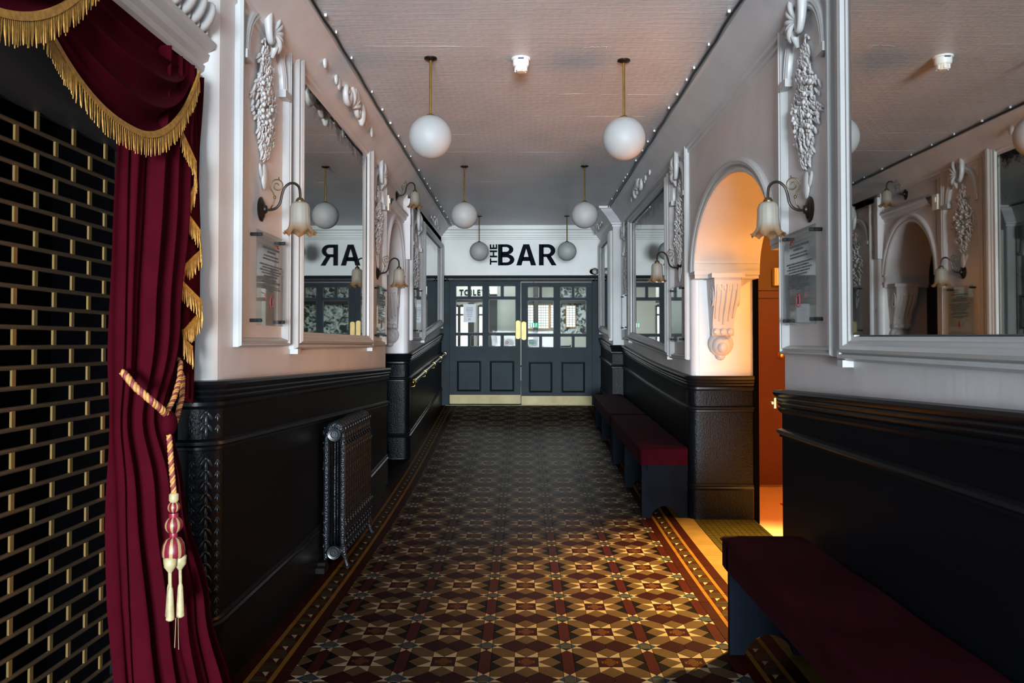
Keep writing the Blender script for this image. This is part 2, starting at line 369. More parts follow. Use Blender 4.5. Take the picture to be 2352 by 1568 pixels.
# right wall
PR1 = [(2.04, 4.573), (XR, 4.573), (XR, -6)]
PR2 = [(XRF, YE), (XRF, 11.80), (XR, 11.80), (XR, 7.15)]+arc(1.56, 7.15, .06, PI, PI*1.5, 5)[1:]+[(2.04, 7.09)]
sweep(MB(), PR1, [(0, 0), (0, 3.62)]).build('near_wall', MT['wall'], wr)
sweep(MB(), PR2, [(0, 0), (0, 3.62)]).build('far_wall', MT['wall'], wr, True, .6)
# the pier reveal is painted white and carries on below the arch
MB().box(1.565, 2.04, 7.082, 7.09, 1.28, 2.21).build('pier_face', MT['pier'], wr)
MB().box(1.345, 1.499, 11.79, 11.80, 1.56, 3.5).build('pilaster_face', MT['white'], wr)
AYC, AZC = 5.85, 2.21
arch_wall('arch_wall', wr, XR-.002, 2.04, 4.573, 7.09, AYC, AZC, 1.07, .60, 3.62, MT['wall'])
# soffit lining of the arch, white
pts = ellipse_pts(AYC, AZC, 1.068, .598)
mb = MB(); mb.v = [(x, p[0], p[1]) for x in (XR-.004, 2.045) for p in pts]; n = len(pts); mb.f = [(i, n+i, n+i+1, i+1) for i in range(n-1)]
mb.build('arch_soffit', MT['white'], wr, True)
def arch_mould(par, xw, s, yc, zc, a, b, prof, name, m, t0=0, t1=PI, n=34):
    """archivolt: profile [(radial offset, depth off the wall)] swept round an ellipse"""
    mb = MB(); k = len(prof)
    for i in range(n):
        t = t0+(t1-t0)*i/(n-1)
        for r, d in prof: mb.v.append((xw+s*d, yc-(a+r)*math.cos(t), zc+(b+r)*math.sin(t)))
    mb.f = [(i*k+j, (i+1)*k+j, (i+1)*k+j+1, i*k+j+1) for i in range(n-1) for j in range(k-1)]
    return mb.build(name, m, par, True, .5)
AP = [(0, 0), (0, .012), (.018, .022), (.03, .012), (.042, .012), (.052, .030), (.075, .036), (.09, .028), (.10, 0)]
arch_mould(wr, XR, -1, AYC, AZC, 1.07, .60, AP, 'archivolt', MT['white'])
arch_mould(wr, 2.04, 1, AYC, AZC, 1.07, .60, AP, 'archivolt', MT['white'])
arch_mould(wl, XL, 1, 9.02, 2.31, .56, .64, AP, 'archivolt', MT['wall'])
# impost blocks under the arch
sr_j = wr
def impost(par, x0, x1, y0, y1, z, m):
    mb = MB(); mb.box(x0, x1, y0, y1, z-.03, z+.005); mb.box(x0+.005, x1-.005, y0+.01, y1-.01, z-.06, z-.03); mb.box(x0, x1, y0+.004, y1-.004, z+.07, z+.09)
    return mb.build('impost', m, par)
MB().box(2.04, 2.085, 7.06, 7.10, 0, 2.20).build('jamb', MT['void'], sr_j)
impost(wr, XR-.012, 2.05, 6.90, 7.10, AZC, MT['white']); impost(wr, XR-.012, 2.05, 4.56, 4.80, AZC, MT['white'])
impost(wl, -1.95, XL+.03, 9.57, 9.66, 2.31, MT['wall'])
# ceiling
ce = tag(MB().box(-1.9, 2.1, -6, YE+.2, ZC, ZC+.1).build('ceiling', MT['ceil']), kind='structure')
rc = random.Random(8)
for (xa, ya, xb, yb) in ((.28, 6.33, 1.22, 6.36), (.85, 5.20, 1.25, 5.24), (.57, 5.32, .60, 6.15), (.42, 5.33, .60, 5.30), (-1.05, 5.28, -.25, 5.30), (-1.1, 7.55, -.45, 7.57), (-1.15, 8.25, 1.1, 8.3), (-1.1, 9.8, .9, 9.82), (.1, 6.95, 1.1, 6.98)):
    nn = 14; MB().tube([(xa+(xb-xa)*i/nn+rc.uniform(-.006, .006), ya+(yb-ya)*i/nn+rc.uniform(-.008, .008), ZC+.0015) for i in range(nn+1)], [rc.uniform(.0015, .0042) for i in range(nn+1)], 6).build('paper_seam', MT['ceil'], ce, True)
# cornice (cove) down both sides and along the end wall
CV = [(0, 3.30), (.012, 3.31), (.012, 3.335), (.03, 3.345), (.035, 3.365), (.05, 3.375), (.07, 3.40), (.105, 3.445), (.15, 3.49), (.19, 3.525), (.20, 3.545), (.225, 3.55), (.23, 3.579)]
co = empty('trim_1', kind='structure')
sweep(MB(), [(XL, -6), (XL, YE)], CV, 1.0).build('cornice', MT['wall'], co, True, .5)
sweep(MB(), [(XRF, YE), (XRF, 11.8), (XR, 11.8)], CV, 1.0).build('cornice', MT['wall'], co, True, .5)
sweep(MB(), [(XR, 11.8), (XR, -6)], CV, 1.0).build('cornice', MT['wall'], co, True, .5)
EC = [(0, 3.35), (.015, 3.355), (.015, 3.375), (.03, 3.385), (.03, 3.415), (.05, 3.42), (.055, 3.455), (.08, 3.46), (.09, 3.50), (.13, 3.51), (.135, 3.579)]
sweep(MB(), [(XLF-.1, YE), (XRF+.1, YE)], EC, 1).build('end_cornice', MT['endwall'], co, True, .5)
# pilaster cap on the right
mb = MB()
for i, (e, z0, z1) in enumerate(((.0, 3.34, 3.37), (.02, 3.37, 3.40), (.045, 3.40, 3.45), (.07, 3.45, 3.52))): mb.box(XRF-e, XR, 11.79-e, 11.80, z0, z1)
mb.build('pilaster_cap', MT['white'], co)
# string course over the left arch
mb = sweep(MB(), [(XL, 8.50), (XL, 9.64)], [(0, 3.03), (.02, 3.04), (.02, 3.06), (.045, 3.075), (.055, 3.11), (.07, 3.12), (.07, 3.14), (0, 3.15)], 1)
mb.build('string_course', MT['wall'], co)
mb = MB().box(XL, XLF+.035, 9.60, 9.70, 3.02, 3.16).box(XL, XLF+.03, 9.61, 9.69, 2.60, 3.02).box(XL, XLF+.03, 9.61, 9.69, 3.16, 3.34); mb.build('pier_block', MT['wall'], co)
# end wall over the doors
mb = MB().box(-1.7, 1.7, YE, YE+.15, 2.70, 3.6).box(-1.7, -1.30, YE, YE+.15, 0, 2.72).box(1.27, 1.7, YE, YE+.15, 0, 2.72)
mb.build('wall_panel', MT['endwall'], we)

# ------------------------------------------------------------------ black dado
dtL = lambda y: 1.416-(y-3.735)*.0196
dtL2 = lambda y: 1.458+(y-9.63)*.0735
dtR1 = lambda y: 1.324-(y-4.573)*.031
dtR2 = lambda y: 1.27+.75*h(y)
dmL = lambda y: 1.12-(y-3.735)*.035
dmL2 = lambda y: 1.152+(y-9.63)*.0655
dmR1 = lambda y: 1.084-(y-4.573)*.007
dmR2 = lambda y: .983+.69*h(y)
def dado(par, path, top, mid, emb=None):
    F = lambda f, d: (lambda y: f(y)+d)
    sweep(MB(), path, [(.014, F(h, 0)), (.014, F(top, -.02))]).build('dado_panel', MT['blackflat'], par, True, .6)
    sweep(MB(), path, [(0, F(top, -.13)), (.018, F(top, -.13)), (.032, F(top, -.115)), (.032, F(top, -.098)), (.022, F(top, -.092)), (.030, F(top, -.085)), (.036, F(top, -.075)), (.030, F(top, -.065)),
                       (.040, F(top, -.058)), (.046, F(top, -.048)), (.040, F(top, -.038)), (.050, F(top, -.030)), (.056, F(top, -.014)), (.048, top), (0, F(top, .004))]).build('dado_rail', MT['black'], par, True, .6)
    sweep(MB(), path, [(.010, F(mid, -.030)), (.026, F(mid, -.024)), (.026, F(mid, -.012)), (.040, F(mid, 0)), (.036, F(mid, .014)), (.022, F(mid, .022)), (.010, F(mid, .026))]).build('chair_rail', MT['black'], par, True, .6)
    sweep(MB(), path, [(.024, F(h, 0)), (.024, F(h, .255)), (.030, F(h, .262)), (.032, F(h, .274)), (.022, F(h, .284)), (.026, F(h, .296)), (.020, F(h, .308)), (.010, F(h, .312))]).build('skirting', MT['black'], par, True, .6)
dado(wl, PL1, dtL, dmL); dado(wl, PL2, dtL2, dmL2)
dado(wr, PR1, dtR1, dmR1); dado(wr, PR2[2:], dtR2, dmR2); dado(wr, PR2[:3], dtR2, dmR2)
# embossed covering on the rounded piers
def emboss(par, path, z0, z1, off=.0165, name='embossed_panel'): return sweep(MB(), path, [(off, z0), (off, z1)], .05).build(name, MT['emboss'], par, True, .6)
c1 = arc(-1.55, 3.80, .10, -PI/2, 0, 9)
for z0, z1 in ((dmL(3.8)+.03, dtL(3.8)-.13), (.32, dmL(3.8)-.03), (.02, .25)):
    emboss(wl, c1, z0, z1, .018 if z0 > .2 else .026)
# raised leaf drops running down the rounded corner
mb = MB()
for k in range(18):
    z = 1.245-.054*k
    if abs(z-dmL(3.8)) < .04: continue
    a = -PI/4-.12
    for ca, sz in ((0, 1.0), (-.52, .55), (.52, .55)):
        for da, rt_, rz_, ry_, dz_ in ((0, 0, .030, .0085, -.012), (-.15, -.55, .024, .0075, .008), (.15, .55, .024, .0075, .008), (0, 0, .009, .009, .026)):
            aa = a+ca+da*sz; M = Matrix.Rotation(aa, 3, 'Z') @ Matrix.Rotation(rt_, 3, 'X')
            mb.ell((-1.55+.1175*math.cos(aa), 3.80+.1175*math.sin(aa), z+dz_*sz), .0075*sz+.002, ry_*sz+.001, rz_*sz, M, 8, 6)
mb.build('leaf_drop_relief', MT['ironp'], wl, True)
e2 = [(-1.90, 9.63), (-1.45, 9.63)]+arc(-1.45, 9.69, .06, -PI/2, 0, 5)[1:]+[(XLF, 9.80)]
for z0, z1 in ((1.19, 1.33), (.51, 1.12), (.20, .45)): emboss(wl, e2, z0, z1, .018 if z0 > .3 else .027)
e3 = [(XR, 7.26), (XR, 7.15)]+arc(1.56, 7.15, .06, PI, PI*1.5, 5)[1:]+[(2.03, 7.09)]
for z0, z1 in ((1.045, 1.165), (.36, .975), (.06, .29)): emboss(wr, e3, z0, z1, .018 if z0 > .3 else .027)
e4 = [(XRF+.02, 11.80), (XR-.01, 11.80)]
for z0, z1 in ((1.30, 1.41), (.70, 1.2)): emboss(wr, e4, z0, z1, .018)

# ------------------------------------------------------------------ side room behind the right arch
sr = empty('wall_side', kind='structure')
mb = MB().box(2.0, 5.2, 8.87, 9.0, 0, 3.3).box(5.0, 5.1, 3.5, 9, 0, 3.3).box(2.04, 5.1, 3.4, 3.5, 0, 3.3).box(2.04, 2.08, 3.5, 4.573, 0, 3.3).box(2.04, 2.08, 7.09, 8.9, 0, 3.3).box(2.0, 5.2, 3.4, 9, 3.3, 3.35)
mb.box(2.02, 2.08, 4.5, 7.1, 2.95, 3.3)
mb.build('side_room_wall', MT['sidewall'], sr)
d2 = empty('door_2', kind='structure')
MB().box(2.16, 3.35, 8.83, 8.87, .03, 2.07).build('door_leaf', MT['reddoor'], d2)
MB().box(2.10, 3.40, 8.82, 8.87, 2.085, 2.16).build('head_rail', MT['reddoor'], d2)
MB().box(2.10, 3.40, 8.83, 8.87, 2.17, 2.80).build('over_panel', MT['brownpanel'], d2)
MB().box(2.085, 2.14, 8.80, 8.87, 0, 2.80).build('frame', MT['void'], d2)
k = MB().lathe([(0, 0), (.034, 0), (.034, .006), (.014, .010), (.012, .030), (.024, .036), (.031, .048), (.028, .060), (.015, .068), (0, .07)], 20, T(2.845, 8.83, 1.455) @ Matrix.Rotation(PI/2, 4, 'X')).build('door_knob', MT['brassb'], d2, True)
bx = empty('emergency_light', (2.82, 8.80, 2.32), 'small cream box light fixed over the oxblood door in the side room', 'light')
MB().box(2.76, 2.92, 8.74, 8.825, 2.22, 2.41).build('housing', MT['plastic'], bx)
MB().box(2.775, 2.905, 8.728, 8.74, 2.235, 2.395).build('diffuser', MT['wplastic'], bx); MB().box(2.83, 2.836, 8.724, 8.729, 2.25, 2.38).build('seam', MT['ochre'], bx)
br = empty('brass_latch', (1.47, 4.60, 1.25), 'small brass latch plate on the near wall end beside the archway', 'latch')
MB().box(1.440, 1.452, 4.585, 4.600, 1.22, 1.28).build('plate', MT['plate'], br); MB().tube([(1.436, 4.595, 1.25), (1.436, 4.62, 1.25)], .008, 8).build('bolt', MT['plate'], br)
# ------------------------------------------------------------------ end doors
d1 = empty('door_1', kind='structure')
ZT = 2.70
mb = MB()
for x0, x1, sx in ((-1.40, -1.255, 1), (1.195, 1.345, -1)):
    mb.box(x0, x1, 13.54, 13.62, .45, ZT)
mb.box(-1.26, -1.245, 13.56, 13.66, .45, ZT-.05).box(1.185, 1.20, 13.56, 13.66, .45, ZT-.05)
mb.box(-1.29, -1.275, 13.52, 13.56, .45, ZT-.02).box(1.23, 1.245, 13.52, 13.56, .45, ZT-.02).box(1.27, 1.285, 13.52, 13.56, .45, ZT-.02)
mb.box(-1.40, 1.345, 13.54, 13.66, 2.635, ZT)
mb.build('door_frame', MT['navy'], d1)
sweep(MB(), [(-1.39, 13.54), (1.34, 13.54)], [(0, 2.655), (.02, 2.66), (.02, 2.68), (.045, 2.69), (.055, 2.72), (0, 2.735)], 3).build('head_moulding', MT['navyd'], d1)
MB().box(-1.3, 1.27, 13.50, 13.75, .515, .53).build('threshold', MT['kick'], d1)
def leaf(name, x0, x1, cols, dz, hinge):
    root = empty(name, kind='structure'); root.parent = d1
    Z = lambda y: 1.6-(y-785)/134.5+dz
    rows = [(656.0, 681.5), (687.0, 764.5), (769.5, 795.5)]
    op = []
    for (a, b, c, d) in cols:
        for i, (t, bt) in enumerate(rows):
            if i == 1: op.append((a, d, Z(bt), Z(t)))
            else: op += [(a, b, Z(bt), Z(t)), (c, d, Z(bt), Z(t))]
    z0, z1 = .545+dz, 2.632+min(dz, 0)
    xs = sorted({x0, x1, *[v for q in op for v in q[:2]]}); zs = sorted({z0, z1, *[v for q in op for v in q[2:]]})
    mb = MB()
    for xa, xb in zip(xs, xs[1:]):
        run = None
        for za, zb in zip(zs, zs[1:]):
            cx, cz = (xa+xb)/2, (za+zb)/2
            if not any(q[0] < cx < q[1] and q[2] < cz < q[3] for q in op): mb.box(xa, xb, 13.58, 13.63, za, zb)
    mb.build('leaf_frame', MT['navy'], root)
    for q in op:
        MB().box(q[0]-.004, q[1]+.004, 13.603, 13.607, q[2]-.004, q[3]+.004).build('pane', MT['glass'], root)
        m2 = MB(); e = .010
        for bx in ((q[0], q[0]+e, q[2], q[3]), (q[1]-e, q[1], q[2], q[3]), (q[0], q[1], q[2], q[2]+e), (q[0], q[1], q[3]-e, q[3])): m2.box(bx[0], bx[1], 13.572, 13.60, bx[2], bx[3])
        m2.build('glazing_bead', MT['navyd'], root)
    for (a, b, c, d) in cols:
        p0, p1, q0, q1 = a+.02, d-.025, Z(898.5), Z(828)
        mb = MB(); pr = [(0, 0), (.004, .014), (.018, .018), (.026, .008), (.034, -.004), (.05, -.004)]
        for t, dd in pr: mb.v += [(p0+t, 13.58-dd, q0+t), (p1-t, 13.58-dd, q0+t), (p1-t, 13.58-dd, q1-t), (p0+t, 13.58-dd, q1-t)]
        mb.f = [(j*4+k, j*4+(k+1) % 4, (j+1)*4+(k+1) % 4, (j+1)*4+k) for j in range(len(pr)-1) for k in range(4)]
        mb.build('panel_moulding', MT['navyd'], root)
        MB().box(p0+.045, p1-.045, 13.575, 13.585, q0+.045, q1-.045).build('door_panel', MT['navy'], root)
    MB().box(x0+.004, x1-.004, 13.574, 13.581, .548+dz, .70+dz).build('kick_plate', MT['kick'], root)
    px = x1-.045 if hinge < 0 else x0+.045
    za, zb = Z(778), Z(736); pw = .040
    MB().prism([(px-pw, za+.02), (px-.018, za), (px+.018, za), (px+pw, za+.02), (px+pw, zb-.02), (px+.018, zb), (px-.018, zb), (px-pw, zb-.02)], lambda u, v, d: (u, d, v), 13.572, 13.581).build('push_plate', MT['plate'], root)
    return root
X = lambda x: (x-1200)/134.5
leaf('door_leaf', -1.243, -.030, [(X(1047), X(1075.5), X(1080.5), X(1109)), (X(1122.5), X(1151), X(1156.3), X(1184.8))], 0, -1)
leaf('door_leaf', -.020, 1.183, [(X(1211.8), X(1239.3), X(1244), X(1272)), (X(1286.3), X(1313.8), X(1318.5), X(1346.5))], -.018, 1)
# things stuck on the door panes
nt_ = empty('paper_notice', (-.9, 13.59, 2.0), 'white printed paper notice taped inside the left door pane', 'notice')
MB().box(X(1063.8), X(1093), 13.597, 13.6, 1.6+45/134.5, 1.6+87/134.5).build('sheet', MT['paper'], nt_)
mb = MB()
for i, (a, b) in enumerate(((705.5, .55), (709, .62), (711.5, .6), (714, .55), (718, .5), (722, .45), (726, .4), (731.5, .2), (733.5, .2))):
    zz = 1.6-(a-785)/134.5; wdt = b*.105; cxx = X(1078.4); mb.box(cxx-wdt, cxx+wdt, 13.595, 13.5975, zz-.006, zz+.003)
mb.build('printed_lines', mat('grey_print', (.28, .30, .33), .7), nt_)
st = empty('house_sticker', (X(1171), 13.6, 1.6), 'cream house-shaped sticker with red ring on the left door pane', 'sticker')
cx, cz = X(1170), 1.60-(786.5-785)/134.5
MB().prism([(cx-.072, cz-.05), (cx+.075, cz-.05), (cx+.082, cz+.02), (cx+.03, cz+.065), (cx-.03, cz+.07), (cx-.082, cz+.02)], lambda u, v, d: (u, d, v), 13.597, 13.601).build('sheet', mat('cream_sticker', (.55, .56, .48), .6), st)
MB().prism([(cx-.042+.024*math.cos(t)*1, cz+.024*math.sin(t)) for t in frange(0, 2*PI*15/16, 16)], lambda u, v, d: (u, d, v), 13.594, 13.598).build('red_ring', MT['redprint'], st)
MB().prism([(cx-.042+.012*math.cos(t)*1, cz+.012*math.sin(t)) for t in frange(0, 2*PI*15/16, 16)], lambda u, v, d: (u, d, v), 13.592, 13.596).build('ring_centre', MT['paper'], st)
MB().box(cx+.008, cx+.055, 13.594, 13.598, cz-.03, cz+.02).build('blue_patch', mat('pale_blue_print', (.45, .55, .62), .6), st)
s2 = empty('speech_bubble_sticker', (X(1222), 13.6, 1.6), 'sage green speech-bubble sticker on the right door pane', 'sticker')
cx, cz = X(1222), 1.60-.018+.01
MB().prism([(cx-.06, cz-.04), (cx-.018, cz-.04), (cx, cz-.075), (cx+.018, cz-.04), (cx+.06, cz-.04), (cx+.06, cz+.05), (cx-.06, cz+.05)], lambda u, v, d: (u, d, v), 13.597, 13.601).build('sheet', MT['sage'], s2)
MB().box(cx-.04, cx+.04, 13.594, 13.598, cz+.012, cz+.022).build('print', mat('pale_sage_print', (.2, .34, .29), .6), s2)

# ------------------------------------------------------------------ letters
def letter_mesh(ch, bold):
    cu = bpy.data.curves.new('glyph', 'FONT'); cu.body = ch; cu.size = 1; cu.offset = bold; cu.extrude = .02
    o = bpy.data.objects.new('glyph', cu); C.objects.link(o); bpy.context.view_layer.update()
    me = bpy.data.meshes.new_from_object(o.evaluated_get(bpy.context.evaluated_depsgraph_get())); bpy.data.objects.remove(o); bpy.data.curves.remove(cu)
    xs = [v.co.x for v in me.vertices]; ys = [v.co.y for v in me.vertices]
    return [v.co.copy() for v in me.vertices], [tuple(p.vertices) for p in me.polygons], min(xs), max(xs), min(ys), max(ys)
def letter(ch, par, fn, u0, u1, v0, v1, d0, d1, m, bold):
    vs, fs, a, b, c, d = letter_mesh(ch, bold); mb = MB()
    mb.add([fn(u0+(p.x-a)/(b-a)*(u1-u0), v0+(p.y-c)/(d-c)*(v1-v0), d0 if p.z < 0 else d1) for p in vs], fs)
    return mb.build('letter', m, par)
sg = empty('bar_sign', (.1, 13.6, 2.9), 'black lettering THE BAR on white wall above the double doors', 'sign')
P = lambda u, v, d: (u, d, v)
za, zb = 1.6+176/134.5, 1.6+224.5/134.5
def bold(ch, u0, u1):
    mb = MB(); fn = lambda u, v, d: (u0+u*(u1-u0), d, za+v*(zb-za)); D0, D1 = 13.588, 13.60
    def ring(out, inn):
        n = len(out); mb.add([fn(*q, D0) for q in out+inn]+[fn(*q, D1) for q in out+inn], [(i, i+1, n+i+1, n+i) for i in range(n-1)]+[(i, 2*n+i, 2*n+i+1, i+1) for i in range(n-1)]+[(n+i, n+i+1, 3*n+i+1, 3*n+i) for i in range(n-1)])
    bowl = lambda x, cx, cy, rx, ry: [(x, cy+ry)]+[(cx+rx*math.cos(t), cy+ry*math.sin(t)) for t in frange(PI/2, -PI/2, 18)]+[(x, cy-ry)]
    if ch in 'BR': mb.prism([(0, 0), (.27, 0), (.27, 1), (0, 1)], fn, D0, D1)
    if ch == 'B': ring(bowl(.2, .50, .755, .44, .245), bowl(.2, .47, .760, .205, .115)); ring(bowl(.2, .52, .268, .48, .268), bowl(.2, .50, .262, .225, .122))
    if ch == 'R': ring(bowl(.2, .50, .70, .43, .30), bowl(.2, .48, .695, .19, .155)); mb.prism([(.40, .44), (.66, .47), (1.0, 0), (.72, 0)], fn, D0, D1)
    if ch == 'A':
        mb.prism([(0, 0), (.26, 0), (.50, .80), (.50, 1), (.35, 1)], fn, D0, D1); mb.prism([(1, 0), (.74, 0), (.50, .80), (.50, 1), (.65, 1)], fn, D0, D1); mb.prism([(.27, .21), (.73, .21), (.67, .40), (.33, .40)], fn, D0, D1)
    return mb.build('letter', MT['letter'], sg)
for ch, x0, x1 in (('B', 1144, 1181.5), ('A', 1186, 1231.5), ('R', 1238, 1278.5)): bold(ch, X(x0), X(x1))
Q = lambda u, v, d: (v, d, u)
zt = [(560.5, 571.5), (574.5, 590.5), (593, 607.5)]
for ch, (a, b) in zip('EHT', zt):
    # rotated a quarter turn: the letter's u axis runs up the wall, its v axis to the left
    vs_par = lambda u, v, d: (v, d, u)
    letter(ch, sg, vs_par, 1.6-(b-785)/134.5, 1.6-(a-785)/134.5, X(1142), X(1125), 13.60, 13.588, MT['letter'], .03)
# round twin-eyed unit on the end wall
sn = empty('wall_sounder', (1.215, 13.6, 2.80), 'round black sounder on a worn cream plate beside the end mirror', 'alarm')
MB().lathe([(0, 0), (.085, 0), (.085, .012), (.06, .018)], 28, T(1.215, 13.6, 2.80) @ Matrix.Rotation(PI/2, 4, 'X') @ Matrix.Diagonal((1.15, .85, 1, 1))).build('plate', MT['plastic'], sn, True, .6)
MB().lathe([(.06, .015), (.058, .045), (.045, .058), (0, .06)], 24, T(1.235, 13.6, 2.80) @ Matrix.Rotation(PI/2, 4, 'X')).build('sounder', MT['bplastic'], sn, True, .6)
MB().lathe([(.012, .058), (.010, .064), (0, .065)], 12, T(1.235, 13.6, 2.80) @ Matrix.Rotation(PI/2, 4, 'X')).build('lens', MT['wplastic'], sn, True)
# ------------------------------------------------------------------ floor: encaustic tiles
fl = empty('floor', kind='structure')
mb = MB(); ys = [-6, 0, 3, 5]+[5+.3*i for i in range(1, 30)]
ys = [y for y in ys if y < 13.7]+[13.75]
for x0, x1 in ((-1.9, 1.56),):
    vs = [(x, y, h(y)-.004) for y in ys for x in (x0, x1)]; mb.add(vs, [(2*i, 2*i+1, 2*i+3, 2*i+2) for i in range(len(ys)-1)])
mb.build('grout_bed', MT['grout'], fl)
MB().box(2.04, 5.1, 3.4, 9.0, -.02, .003).build('lino', MT['lino'], fl)
MB().box(-2.4, -1.4, 8.3, 9.8, .08, .10).build('alcove_floor', MT['grout'], fl)
MB().box(-4.5, 4.5, 13.75, 24, .50, .528).build('bar_floor', MT['dark'], fl)
p = .4167; X0, Y0 = .02, 4.02
def half(poly, sx, sy): 
    q = [(x*sx, y*sy) for x, y in poly]; return q if sx*sy > 0 else q[::-1]
KIND = []        # (material, polygon in cell units about a motif)
a, s5, b5 = .1425, .071, .36
KIND.append(('motif', [(-a, -a), (a, -a), (a, a), (-a, a)]))
for sw in (0, 1):
    f = (lambda q: [(y, x) for x, y in q][::-1]) if sw else (lambda q: q)
    for sx in (1, -1):
        for sy in (1, -1):
            KIND.append(('white', half(f([(a, a), (a, .30), (0, a)]), sx, sy)))
for sy in (1, -1):
    KIND.append(('brown', half([(0, a), (a, .30), (0, .44), (-a, .30)], 1, sy))); KIND.append(('brown', [(y, x) for x, y in half([(0, a), (a, .30), (0, .42), (-a, .30)], 1, sy)][::-1]))
for sx in (1, -1):
    for sy in (1, -1):
        KIND.append(('brown', half([(a, a), (.30, a), (.43, .28), (.429, .429), (.28, .43), (a, .30)], sx, sy)))
# about the star at (.5, .5)
def st(poly): return [(x+.5, y+.5) for x, y in poly]
KIND.append(('grey', st([(-s5, -s5), (s5, -s5), (s5, s5), (-s5, s5)])))
for sw in (0, 1):
    f = (lambda q: [(y, x) for x, y in q][::-1]) if sw else (lambda q: q)
    for sx in (1, -1):
        KIND.append(('blue', st(half(f([(s5, -s5), (.135, 0), (s5, s5)]), sx, 1))))
        for sy in (1, -1): KIND.append(('white', st(half(f([(s5, s5), (.135, .002), (.21, .068)]), sx, sy))))
# between: maroon bow at (0, .5)
for sx in (1, -1): KIND.append(('maroon', half([(0, .44), (.1425, .30), (.36, .5), (.1425, .70), (0, .56)], sx, 1)))
# red strip with black triangles at (.5, 0)
KIND.append(('red', [(.5, -.36), (.571, -.285), (.571, .285), (.5, .36), (.429, .285), (.429, -.285)]))
for sx in (1, -1):
    for sy in (1, -1): KIND.append(('black', [(x+.5, y) for x, y in half([(.071, .285), (.071, .012), (.205, .142)], sx, sy)]))
def inset(poly, d):
    cx = sum(q[0] for q in poly)/len(poly); cy = sum(q[1] for q in poly)/len(poly); out = []
    n = len(poly)
    area = sum(poly[i][0]*poly[(i+1) % n][1]-poly[(i+1) % n][0]*poly[i][1] for i in range(n))/2
    if area < 0: poly = poly[::-1]
    for i in range(n):
        a0, b0, c0 = Vector(poly[i-1]), Vector(poly[i]), Vector(poly[(i+1) % n])
        e1 = (b0-a0).normalized(); e2 = (c0-b0).normalized(); n1 = Vector((-e1.y, e1.x)); n2 = Vector((-e2.y, e2.x)); mm = n1+n2
        q = mm.length_squared
        k = min(2/q if q > 1e-6 else 1, 2.2); out.append((b0.x+mm.x*k*d, b0.y+mm.y*k*d))
    return out
def clip(poly, axis, val, keep_less):
    out = []
    for i in range(len(poly)):
        A, B = poly[i-1], poly[i]; ia = (A[axis] <= val) == keep_less; ib = (B[axis] <= val) == keep_less
        if ia != ib:
            t = (val-A[axis])/(B[axis]-A[axis]); out.append((A[0]+(B[0]-A[0])*t, A[1]+(B[1]-A[1])*t))
        if ib: out.append(B)
    return out
def parea(q): return abs(sum(q[i-1][0]*q[i][1]-q[i][0]*q[i-1][1] for i in range(len(q))))/2
FX0, FX1 = -1.12, 1.09
pieces = []     # (score, mat, poly world, key, cell centre)
for j in range(-7, 24):
    for i in range(-4, 4):
        cx, cy = X0+i*p, Y0+j*p
        for k, (m, q) in enumerate(KIND):
            w2 = [(cx+x*p, cy+y*p) for x, y in q]; full = True
            for ax, val, less in ((0, FX0, False), (0, FX1, True), (1, 13.53, True)):
                if len(w2) > 2:
                    n0 = clip(w2, ax, val, less); 
                    if len(n0) != len(w2) or any(abs(u[0]-v[0])+abs(u[1]-v[1]) > 1e-6 for u, v in zip(n0, w2)): full = full and set(map(lambda t: (round(t[0], 5), round(t[1], 5)), n0)) == set(map(lambda t: (round(t[0], 5), round(t[1], 5)), w2))
                    w2 = n0
            if len(w2) < 3 or parea(w2) < 2e-5: continue
            yc = sum(v[1] for v in w2)/len(w2); xc = sum(v[0] for v in w2)/len(w2)
            px = 1200+1829*xc/max(yc, .5)
            vis = yc > 3.85 and 560 < px < 1660 
            pieces.append((parea(w2)/yc**3 if vis else 0, m, w2, (k if full and max(v[1] for v in w2) < 5 else None), (cx, cy)))
# border strips, right and left
def strip(x0, x1, m, ln, y0=1.5, y1=13.5, st=0):
    y = y0+st
    while y < y1:
        e = min(y+ln, y1); pieces.append((0 if not(3.85 < y < 9) else (x1-x0)*ln/y**3*.3, m, [(x0, y), (x1, y), (x1, e), (x0, e)], None, None)); y = e
for sg_, x0 in ((1, 1.09), (-1, -1.12)):
    q = lambda a, b: (min(x0+sg_*a, x0+sg_*b), max(x0+sg_*a, x0+sg_*b))
    strip(*q(0, .058), 'stripe', .15); strip(*q(.058, .085), 'yellow', .15, st=.07); strip(*q(.170, .197), 'yellow', .15); strip(*q(.197, .262), 'stripe', .15, st=.04)
    if sg_ > 0: strip(*q(.262, .42), 'ochre', .30)
    else: strip(*q(.262, .335), 'cement', .60)
    y = 1.5; L_ = .163
    while y < 13.4:
        u = lambda a, b: (x0+sg_*(.085+a*.085), y+b*L_)
        for m, pl_ in (('white', [(.30, .30), (.30, .62), (.70, .62)]), ('red', [(.30, .30), (.70, .62), (1, .62), (1, .30)]), ('olive', [(0, .62), (1, .62), (1, 1), (0, 1)]), ('red', [(0, 0), (0, .62), (.30, .62), (.30, .30)]), ('olive', [(0, 0), (.30, .30), (1, .30), (1, 0)])):
            pieces.append(((.0004/y**3 if m != 'white' else .0008/y**3) if 3.85 < y < 7 else 0, m, [u(*t) for t in pl_], None, None))
        y += L_
